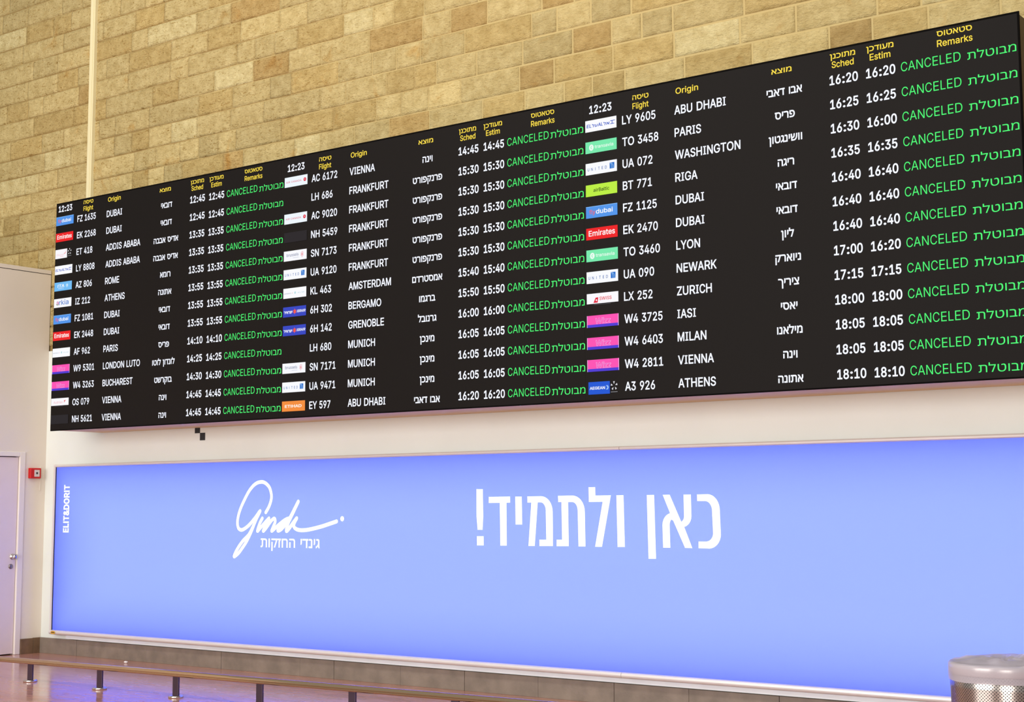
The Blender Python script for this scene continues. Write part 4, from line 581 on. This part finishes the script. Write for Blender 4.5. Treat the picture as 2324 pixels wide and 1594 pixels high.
        tile(s, x0, x1, z0, z1, (124, 236, 176)); s.disc(x0+0.054, zc-0.001, 0.021, emit((235, 252, 242)), L1, rz=0.024); s.stroke([(x0+0.058, zc+0.010), (x0+0.049, zc-0.001), (x0+0.058, zc-0.012)], 0.0022, emit((124, 236, 176)), 0.0015)
        T('transavia', x0+0.084, zc+0.001, 0.034, (232, 252, 240), off=0.016, width=0.168); lab = 'mint green tile with a white disc and white lettering'
    elif kind == 'airbaltic':
        tile(s, x0, x1, z0, z1, (190, 240, 72)); T('airBaltic', xc, zc+0.001, 0.036, (30, 52, 30), off=0.012, align='C', width=0.142); lab = 'lime green tile with dark lettering'
    elif kind == 'swiss':
        tile(s, x0, x1, z0+0.012, z1, (252, 250, 255)); R = (226, 40, 62); a, c = x0+0.060, zc-0.010
        s.poly([(a, c-0.016), (a+0.020, c+0.022), (a+0.044, c+0.024), (a+0.038, c-0.016)], emit(R), L1); s.rect(a+0.021, a+0.033, c-0.001, c+0.005, W, 0.0016); s.rect(a+0.024, a+0.030, c-0.005, c+0.010, W, 0.0016)
        T('SW\u00a6SS', x0+0.114, zc+0.003, 0.033, R, off=0.016, width=0.108); s.rect(x0+0.065, x0+0.215, z0+0.002, z0+0.006, emit((110, 108, 112), 0.6), L1); lab = 'white tile with red lettering and a red tail fin emblem'
    elif kind == 'aegean':
        tile(s, x0+0.008, x0+0.198, z0-0.004, z1, (44, 92, 214)); T('AEGEAN', x0+0.020, zc-0.002, 0.028, (245, 250, 255), off=0.028, width=0.136)
        for d in (0.0, 0.010): s.stroke([(x0+0.168+d, zc+0.013), (x0+0.180+d*0.6, zc-0.001), (x0+0.168+d, zc-0.016)], 0.0024, emit((170, 210, 255)), L1)
        alliance_star(s, x0+0.236, zc+0.008, 0.033); lab = 'blue tile with white capitals beside a white star emblem'
    o = s.build('airline_logo', parent); o['label'] = lab; return o
# columns of each screen: (logo, flight, origin, hebrew centre, sched, estim, remarks, tav, mem right)
COLS = [(0.008, 0.349, 0.812, 1.706, 2.040, 2.302, 2.543, 2.968, 3.276), (0.047, 0.378, 0.829, 1.702, 2.030, 2.287, 2.524, 2.943, 3.248), (0.022, 0.352, 0.803, 1.686, 2.025, 2.289, 2.534, 2.980, 3.294)]
HEADS = [  # clock, flight, origin, motza, sched he/en, estim he/en, remarks he/en  as (left, right)
    dict(clock=(0.040, 0.260), fl=(0.443, 0.596), org=(0.827, 1.022), mo=(1.601, 1.763), sh=(2.044, 2.228), se=(2.056, 2.217), eh=(2.304, 2.494), ee=(2.329, 2.471), rh=(2.775, 3.005), re=(2.776, 3.006)),
    dict(clock=(0.082, 0.289), fl=(0.467, 0.613), org=(0.842, 1.028), mo=(1.603, 1.762), sh=(2.034, 2.211), se=(2.047, 2.204), eh=(2.287, 2.473), ee=(2.312, 2.451), rh=(2.757, 2.980), re=(2.757, 2.982)),
    dict(clock=(0.058, 0.260), fl=(0.445, 0.586), org=(0.816, 1.005), mo=(1.589, 1.745), sh=(2.032, 2.216), se=(2.044, 2.204), eh=(2.296, 2.487), ee=(2.318, 2.464), rh=(2.783, 3.017), re=(2.783, 3.018))]
EMW = 0.0855; SY = -BD-0.003
for pi, rows in enumerate((P1, P2, P3)):
    u0 = pi*PW; x0 = BL+u0; c = COLS[pi]; hd = HEADS[pi]
    b = MB(); b.box(x0+(0.010 if pi == 0 else 0.0004), (BR-0.012) if pi == 2 else x0+PW-0.0004, -BD-0.001, -BD+0.006, BB+0.010, BT-0.014, M_SCREEN)
    scr = b.build('screen', board)
    vz = lambda u, dv: v_row(u0+u, 0)+dv
    s = Sheet(SY); s.text('12:23', x0+hd['clock'][0], vz(0.15, 0.128), 0.082, WHITE, off=0.024, width=hd['clock'][1]-hd['clock'][0]); s.build('clock_digits', scr)
    def H(key, txt, dv):
        a, e = hd[key]; s = Sheet(SY); s.text(txt, x0+a, vz((a+e)/2, dv), 0.060, YELLOW, off=0.014, width=e-a); s.build('column_heading', scr)
    H('fl', 'Flight', 0.092); H('fl', 'טיסה', 0.161); H('org', 'Origin', 0.142); H('mo', 'מוצא', 0.145); H('sh', 'מתוכנן', 0.171); H('se', 'Sched', 0.107)
    H('eh', 'מעודכן', 0.172); H('ee', 'Estim', 0.108); H('rh', 'סטאטוס', 0.180); H('re', 'Remarks', 0.110)
    for r, (fno, city, heb, t1, t2, lg) in enumerate(rows):
        z = lambda u: v_row(u0+u, r)
        def field(name, txt, u, zz, m, **k): s = Sheet(SY); s.text(txt, x0+u, zz, EMW, m, **k); s.build(name, scr)
        field('flight_number', fno, c[1], z(c[1]+0.15), WHITE, off=0.019, kx=0.985)
        field('origin', city, c[2], z(c[2]+0.2), WHITE, off=0.019, kx=0.985)
        field('hebrew_origin', heb, c[3], z(c[3])-0.004, WHITE, off=0.022, align='C')
        field('scheduled_time', t1, c[4], z(c[4]+0.1), WHITE, off=0.024, kx=0.99); field('estimated_time', t2 or t1, c[5], z(c[5]+0.1), WHITE, off=0.024, kx=0.99)
        field('status', 'CANCELED', c[6], z(c[6]+0.2), GREEN, off=-0.003, width=0.402)
        field('hebrew_status', 'מבוטלת', c[7], z(c[7]+0.15)-0.004, GREEN, off=-0.001, width=c[8]-c[7])
        if lg: logo(lg, x0+c[0], v_row(u0+0.15, r)+0.002, scr)

# ------------------------------------------------------------------ lightbox advertisement
LX0, LX1, LZ0, LZ1, LYF = -6.308, 4.9, 0.208, 1.972, -0.098
M_ALU = mat('pale_painted_aluminium', srgb(226, 218, 212), 0.38, 0.25, vary=0.04)
M_ALU2 = mat('grey_aluminium', srgb(176, 172, 172), 0.35, 0.5)
M_CHAN = mat('white_channel', srgb(222, 224, 226), 0.5, vary=0.05)
def sheet_mat():
    m, nt, bs = new_mat('blue_printed_diffuser'); N = nt.nodes.new
    nt.nodes.remove(bs); tr = N('ShaderNodeBsdfTranslucent'); tr.inputs['Color'].default_value = (0.185, 0.240, 0.95, 1)
    nt.links.new(tr.outputs[0], nt.nodes['Material Output'].inputs[0]); return m
M_SHEET = sheet_mat()
ad = thing('lightbox', 'long blue backlit advertising lightbox with white Hebrew slogan on the wall under the flight board', 'lightbox', (0, 0, LZ0))
b = MB(); b.add([(LX0+0.02, -0.080, LZ0+0.03), (LX1-0.02, -0.080, LZ0+0.03), (LX1-0.02, -0.080, LZ1-0.02), (LX0+0.02, -0.080, LZ1-0.02)], [(0, 1, 2, 3)], M_SHEET); b.build('diffuser_sheet', ad)
b = MB(); b.box(LX0+0.004, LX1-0.004, -0.078, -0.003, LZ0+0.004, LZ0+0.012, M_ALU); b.box(LX0+0.004, LX1-0.004, -0.078, -0.003, LZ1-0.012, LZ1-0.004, M_ALU); b.box(LX0+0.004, LX0+0.012, -0.078, -0.003, LZ0+0.012, LZ1-0.012, M_ALU); b.box(LX1-0.012, LX1-0.004, -0.078, -0.003, LZ0+0.012, LZ1-0.012, M_ALU); b.box(LX0+0.004, LX1-0.004, -0.006, -0.001, LZ0+0.004, LZ1-0.004, M_CHAN); b.build('back_tray', ad)
def rail_prof(z0, z1, d=0.03):
    zc = (z0+z1)/2; h = (z1-z0)/2; return [(-0.075, z0), (-0.075, z1)]+[(-0.080-(d)*math.sin(math.pi*t/8), zc+h*math.cos(math.pi*t/8)) for t in range(0, 9)]
b = MB()
for a, c in ((LX0, 0.764), (0.767, LX1)): b.sweep_x(rail_prof(LZ1-0.030, LZ1, 0.016), [a, c], lambda x: 0, M_ALU)
b.build('top_rail', ad)
b = MB()
for a, c in ((LX0, 0.764), (0.767, LX1)): b.sweep_x(rail_prof(LZ0, LZ0+0.046, 0.024), [a, c], lambda x: 0, M_ALU)
b.build('bottom_rail', ad)
b = MB(); b.box(LX0, LX0+0.026, -0.095, -0.074, LZ0, LZ1, M_ALU); b.box(LX0+0.026, LX0+0.030, -0.088, -0.074, LZ0+0.03, LZ1-0.02, M_GAP); b.build('side_rail', ad, bevel=0.005)
b = MB(); b.box(LX1-0.036, LX1, -0.095, -0.074, LZ0, LZ1, M_ALU2); b.build('side_rail', ad, bevel=0.005)
b = MB(); b.box(-6.06, LX1, -0.070, -0.03, 0.172, LZ0, M_CHAN); b.build('lower_channel', ad)
b = MB(); b.add([(-6.231+0.040*math.cos(a), -0.107, LZ0+0.023+0.016*math.sin(a)) for a in np.linspace(0, 2*math.pi, 20)[:-1]], [tuple(range(19))], mat('yellow_sticker', srgb(214, 160, 30), 0.5)); b.add([(-6.231+0.026*s, -0.1075, LZ0+0.023+t) for s, t in ((-1, -.004), (1, -.004), (1, .004), (-1, .004))], [(0, 1, 2, 3)], M_GAP)
o = b.build('sticker', ad); o['label'] = 'small yellow oval sticker'
# lamps inside the box shine through the printed sheet
for (inx, inz, p) in ((0.02, 0.02, 62.0), (0.12, 0.08, 16.0), (0.25, 0.16, 10.0), (0.42, 0.26, 7.5), (0.65, 0.40, 4.5)):
    area_lamp('lightbox_tube_lamp', ((LX0+LX1)/2, -0.012, (LZ0+LZ1)/2+0.005), ((LX0+LX1)/2, -1.0, (LZ0+LZ1)/2+0.005), (LX1-LX0)-2*inx, (LZ1-LZ0)-2*inz, p, (1.0, 1.0, 1.0)).parent = ad
for o in list(ad.children):
    if o.type == 'LIGHT': o.data.cycles.use_multiple_importance_sampling = False; o.matrix_parent_inverse = ad.matrix_world.inverted()
AD_WHITE = emit((255, 255, 255), 1.25); AY = -0.0825
s = Sheet(AY)
for k in ('exclam1', 'exclam2', 'dalet', 'yod', 'mem1', 'tav', 'lamed', 'vav', 'nun', 'alef', 'kaf'): s.poly(TR[k], AD_WHITE)
o = s.build('slogan_lettering', ad)
bm = bmesh.new(); bm.from_mesh(o.data); bmesh.ops.triangulate(bm, faces=bm.faces, ngon_method='EAR_CLIP'); bm.to_mesh(o.data); bm.free()
s = Sheet(AY)
for k, r in (('s_g', 0.0168), ('s_in', 0.0165), ('s_d', 0.0175)): s.stroke(TR[k], r, AD_WHITE)
d0, d1 = TR['s_dot']; s.disc((d0[0]+d1[0])/2, (d0[1]+d1[1])/2, 0.023, AD_WHITE)
o = s.build('script_logo', ad); o['label'] = 'white handwritten logo'
s = Sheet(AY)
def heb_line(txt, x0, x1, zb, zt):
    V, F, w = layout(txt, 1.0, 0.014); V[:, 0] *= (x1-x0)/w; ref = layout('ה', 1.0, 0.014)[0]; lo, hi = ref[:, 1].min(), ref[:, 1].max()
    V[:, 1] = zb+(V[:, 1]-lo)*(zt-zb)/(hi-lo); s.add([(a+x0, AY, c) for a, c in V], F, AD_WHITE)
heb_line('גינדי החזקות', -3.188, -2.433, 1.1475, 1.229); s.build('tagline_lettering', ad)
s = Sheet(AY); V, F, w = layout('EL\u00a6T&DOR\u00a6T', 1.0, 0.044, 1.0, 0.03)
ln = 0.494; hz = 0.084; cap = .727
s.add([(-6.051-c/cap*hz, AY, 1.263+a/w*ln) for a, c in V], F, AD_WHITE); s.build('side_lettering', ad)

# ------------------------------------------------------------------ black squares on the plaster
M_BLACK = mat('matt_black', srgb(30, 32, 36), 0.6)
for (x, z, lab) in ((-4.177, 2.274, 'upper of two small black squares on the white wall, nearest the flight board'), (-4.102, 2.203, 'lower of two small black squares on the white wall, nearest the lightbox')):
    b = MB(); b.box(x-0.0365, x+0.0365, -0.004, 0.0, z-0.0365, z+0.0365, M_BLACK); tag(b.build('square_marker', bevel=0.001), lab, 'marker', 'black square markers')

# ------------------------------------------------------------------ fire alarm call point
M_RED = mat('red_plastic', srgb(196, 14, 16), 0.35); M_GREYP = mat('pale_grey_plastic', srgb(214, 204, 198), 0.45)
al = thing('fire_alarm', 'red square fire alarm call point on the side wall beside the door', 'fire alarm', (CX, -0.135, 1.885))
b = MB(); b.box(CX, CX+0.05, -0.218, -0.088, 1.829, 1.940, M_RED); b.build('housing', al, bevel=0.007)
b = MB(); b.box(CX+0.050, CX+0.054, -0.175, -0.111, 1.848, 1.920, M_GREYP); b.build('call_plate', al, bevel=0.0035)
b = MB(); along_x(b, CX+0.054, [(0, 0.011), (0.003, 0.011), (0.005, 0.008), (0.0055, 0.001)], -0.145, 1.886, M_BLACK); b.build('button', al, smooth=True)
b = MB(); b.box(CX, CX+0.006, -0.074, -0.060, 1.70, 1.955, M_CREAM); tag(b.build('cable_cover', bevel=0.002), 'thin cream cable cover strip on the side wall behind the red fire alarm', 'cable cover')

# ------------------------------------------------------------------ low bumper rail
RY = -1.714
M_RAIL = mat('polished_steel', srgb(196, 172, 138), 0.10, 1.0); M_POST = mat('dark_steel_post', srgb(88, 74, 88), 0.4, 0.85)
lift = lambda x: (x+4.79)*0.0072
rail = thing('bumper_rail', 'low polished steel bumper rail on short posts along the floor in front of lightbox', 'rail', (-1.5, RY, 0))
prof = [(RY-0.020, 0.150), (RY+0.020, 0.150), (RY+0.026, 0.156), (RY+0.026, 0.170)]+[(RY+0.026*math.cos(a), 0.174+0.022*math.sin(a)) for a in np.linspace(0.1, math.pi-0.1, 11)]+[(RY-0.026, 0.170), (RY-0.023, 0.168), (RY-0.026, 0.166), (RY-0.026, 0.156)]
b = MB(); b.sweep_x(prof, [-8.2, 2.6], lift, M_RAIL); b.build('handrail_bar', rail, bevel=0.001)
for i in range(-1, 6):
    x = -4.339+i*0.9587
    b = MB(); b.box(x-0.034, x+0.034, RY-0.008, RY+0.008, 0.004, 0.151+lift(x), M_POST); p = b.build('post', rail, bevel=0.002)
    b = MB(); b.lathe(x, RY, [(0.060, 0.0), (0.060, 0.012), (0.056, 0.017), (0.045, 0.020), (0.036, 0.020)], M_CHROME, 40); b.build('floor_flange', p, smooth=True)

# ------------------------------------------------------------------ litter bin
BX, BY, BZ, BRAD = 5.181, -4.398, 0.940, 0.198
def perforated():
    m, nt, bs = new_mat('perforated_steel'); N = nt.nodes.new; L = nt.links.new
    bs.inputs['Metallic'].default_value = 1.0; bs.inputs['Roughness'].default_value = 0.26
    tc = N('ShaderNodeTexCoord'); sp = N('ShaderNodeSeparateXYZ'); L(tc.outputs['Object'], sp.inputs[0])
    def math_(op, a, c=None):
        n = N('ShaderNodeMath'); n.operation = op
        for i, v in enumerate((a, c)):
            if v is None: continue
            if isinstance(v, (int, float)): n.inputs[i].default_value = v
            else: L(v, n.inputs[i])
        return n.outputs[0]
    ang = math_('ARCTAN2', sp.outputs['Y'], sp.outputs['X']); u = math_('MULTIPLY', ang, 102/(2*math.pi)); w = math_('MULTIPLY', sp.outputs['Z'], 1/0.0057)
    def cell(uu, ww):
        a = math_('SUBTRACT', math_('FRACT', uu), 0.5); c = math_('SUBTRACT', math_('FRACT', ww), 0.5)
        return math_('SQRT', math_('ADD', math_('MULTIPLY', a, a), math_('MULTIPLY', c, c)))
    hw = math_('MULTIPLY', w, 0.5)
    d = math_('MINIMUM', cell(u, hw), cell(math_('ADD', u, 0.5), math_('ADD', hw, 0.5)))
    hole = math_('LESS_THAN', d, 0.17)
    mx = N('ShaderNodeMix'); mx.data_type = 'RGBA'; L(hole, mx.inputs['Factor']); mx.inputs['A'].default_value = srgb(178, 168, 162); mx.inputs['B'].default_value = srgb(14, 12, 12); L(mx.outputs['Result'], bs.inputs['Base Color'])
    L(math_('SUBTRACT', 1.0, hole), bs.inputs['Metallic']); L(math_('ADD', math_('MULTIPLY', hole, 0.6), 0.24), bs.inputs['Roughness'])
    return m
bn = thing('litter_bin', 'round perforated steel litter bin with clear plastic bag in front of the lightbox', 'bin', (BX, BY, 0))
def local_build(b2, name, par, **k):
    o = b2.build(name, None, **k); o.parent = par; return o
b = MB(); b.lathe(0, 0, [(0.166, 0.0), (0.168, 0.004), (BRAD-0.004, BZ-0.085), (BRAD-0.003, BZ-0.012), (BRAD-0.008, BZ-0.012), (BRAD-0.009, BZ-0.085), (0.160, 0.012), (0.02, 0.010)], perforated(), 72, cap=False); local_build(b, 'bin_body', bn, smooth=True)
b = MB(); b.lathe(0, 0, [(BRAD-0.006, BZ-0.038), (BRAD-0.001, BZ-0.038), (BRAD, BZ-0.004), (BRAD-0.003, BZ), (BRAD-0.008, BZ-0.003), (BRAD-0.006, BZ-0.038)], M_STEEL, 72, cap=False); local_build(b, 'rim_band', bn, smooth=True)
def bag_mat():
    m, nt, bs = new_mat('clear_plastic_bag'); N = nt.nodes.new
    bs.inputs['Base Color'].default_value = srgb(236, 228, 240); bs.inputs['Roughness'].default_value = 0.22
    tr = N('ShaderNodeBsdfTransparent'); tr.inputs[0].default_value = (0.97, 0.96, 0.98, 1); tl = N('ShaderNodeBsdfTranslucent'); tl.inputs[0].default_value = srgb(240, 234, 242)
    m1 = N('ShaderNodeMixShader'); m1.inputs[0].default_value = 0.5; nt.links.new(bs.outputs[0], m1.inputs[1]); nt.links.new(tl.outputs[0], m1.inputs[2])
    m2 = N('ShaderNodeMixShader'); m2.inputs[0].default_value = 0.38; nt.links.new(m1.outputs[0], m2.inputs[1]); nt.links.new(tr.outputs[0], m2.inputs[2])
    nt.links.new(m2.outputs[0], nt.nodes['Material Output'].inputs[0]); return m
M_BAG = bag_mat()
def bag():
    seg = 144; rings = []
    nz = lambda a, k, s: float(vnoise(np.array([a*k]), np.array([s]), 3.0)[0])
    def pnoise(a, k, s):   # periodic in a
        t = a/(2*math.pi); return nz(t*k, 1, s)*(1-t)+nz((t-1)*k, 1, s)*t
    prof = [(BRAD+0.001, -0.058, 0.0), (BRAD+0.0015, -0.04, 1.0), (BRAD+0.0015, -0.015, 1.0), (BRAD+0.001, -0.003, .5), (BRAD-0.003, 0.003, .4), (BRAD-0.012, 0.004, 1.0), (BRAD-0.03, 0.003, 2.5), (BRAD-0.055, 0.006, 4.5), (BRAD-0.085, 0.004, 5.5), (BRAD-0.12, 0.002, 6.0), (BRAD-0.155, 0.0, 5.0), (0.015, 0.0, 3.0)]
    vs = []; n = len(prof)
    for i in range(seg):
        a = 2*math.pi*i/seg
        for j, (r, z, k) in enumerate(prof):
            f = pnoise(a, 26, j*0.35)-0.5; g = pnoise(a, 9, 5+j*0.8)-0.5
            if j < 4: vs.append(((r+0.0012*k*(f+0.5))*math.cos(a), (r+0.0012*k*(f+0.5))*math.sin(a), BZ+z+(0.008*g if j == 0 else 0)))
            else: vs.append(((r+0.004*f)*math.cos(a), (r+0.004*f)*math.sin(a), BZ+z+k*(0.0045*f+0.0055*g)+max(0, k-0.8)*0.0022))
    fs = [(i*n+j, ((i+1) % seg)*n+j, ((i+1) % seg)*n+j+1, i*n+j+1) for i in range(seg) for j in range(n-1)]
    b2 = MB(); b2.add(vs, fs, M_BAG)
    low = [(x, y, z-0.012+0.010*math.sin(7*math.atan2(y, x)+40*math.hypot(x, y))) for x, y, z in vs]
    b2.add([p for i in range(seg) for p in low[i*n+6:i*n+n]], [(i*(n-6)+j, ((i+1) % seg)*(n-6)+j, ((i+1) % seg)*(n-6)+j+1, i*(n-6)+j+1) for i in range(seg) for j in range(n-7)], M_BAG); return b2
o = local_build(bag(), 'bin_bag', bn, smooth=True); o['label'] = 'crumpled clear plastic bag folded over the rim'

# ------------------------------------------------------------------ scrap of paper by the skirting
bm = bmesh.new(); bmesh.ops.create_icosphere(bm, subdivisions=2, radius=0.018)
for v in bm.verts: v.co = Vector((v.co.x*1.3, v.co.y*0.8, v.co.z*0.6))*(0.8+0.4*random.random())
lo = min(v.co.z for v in bm.verts)
for v in bm.verts: v.co += Vector((-4.93, -0.20, 0.0005-lo))
me = bpy.data.meshes.new('paper_scrap'); bm.to_mesh(me); bm.free(); me.materials.append(mat('white_paper', srgb(236, 232, 226), 0.8))
o = bpy.data.objects.new('paper_scrap', me); COL.objects.link(o); tag(o, 'tiny crumpled white paper scrap on the floor by the stone skirting', 'paper scrap')
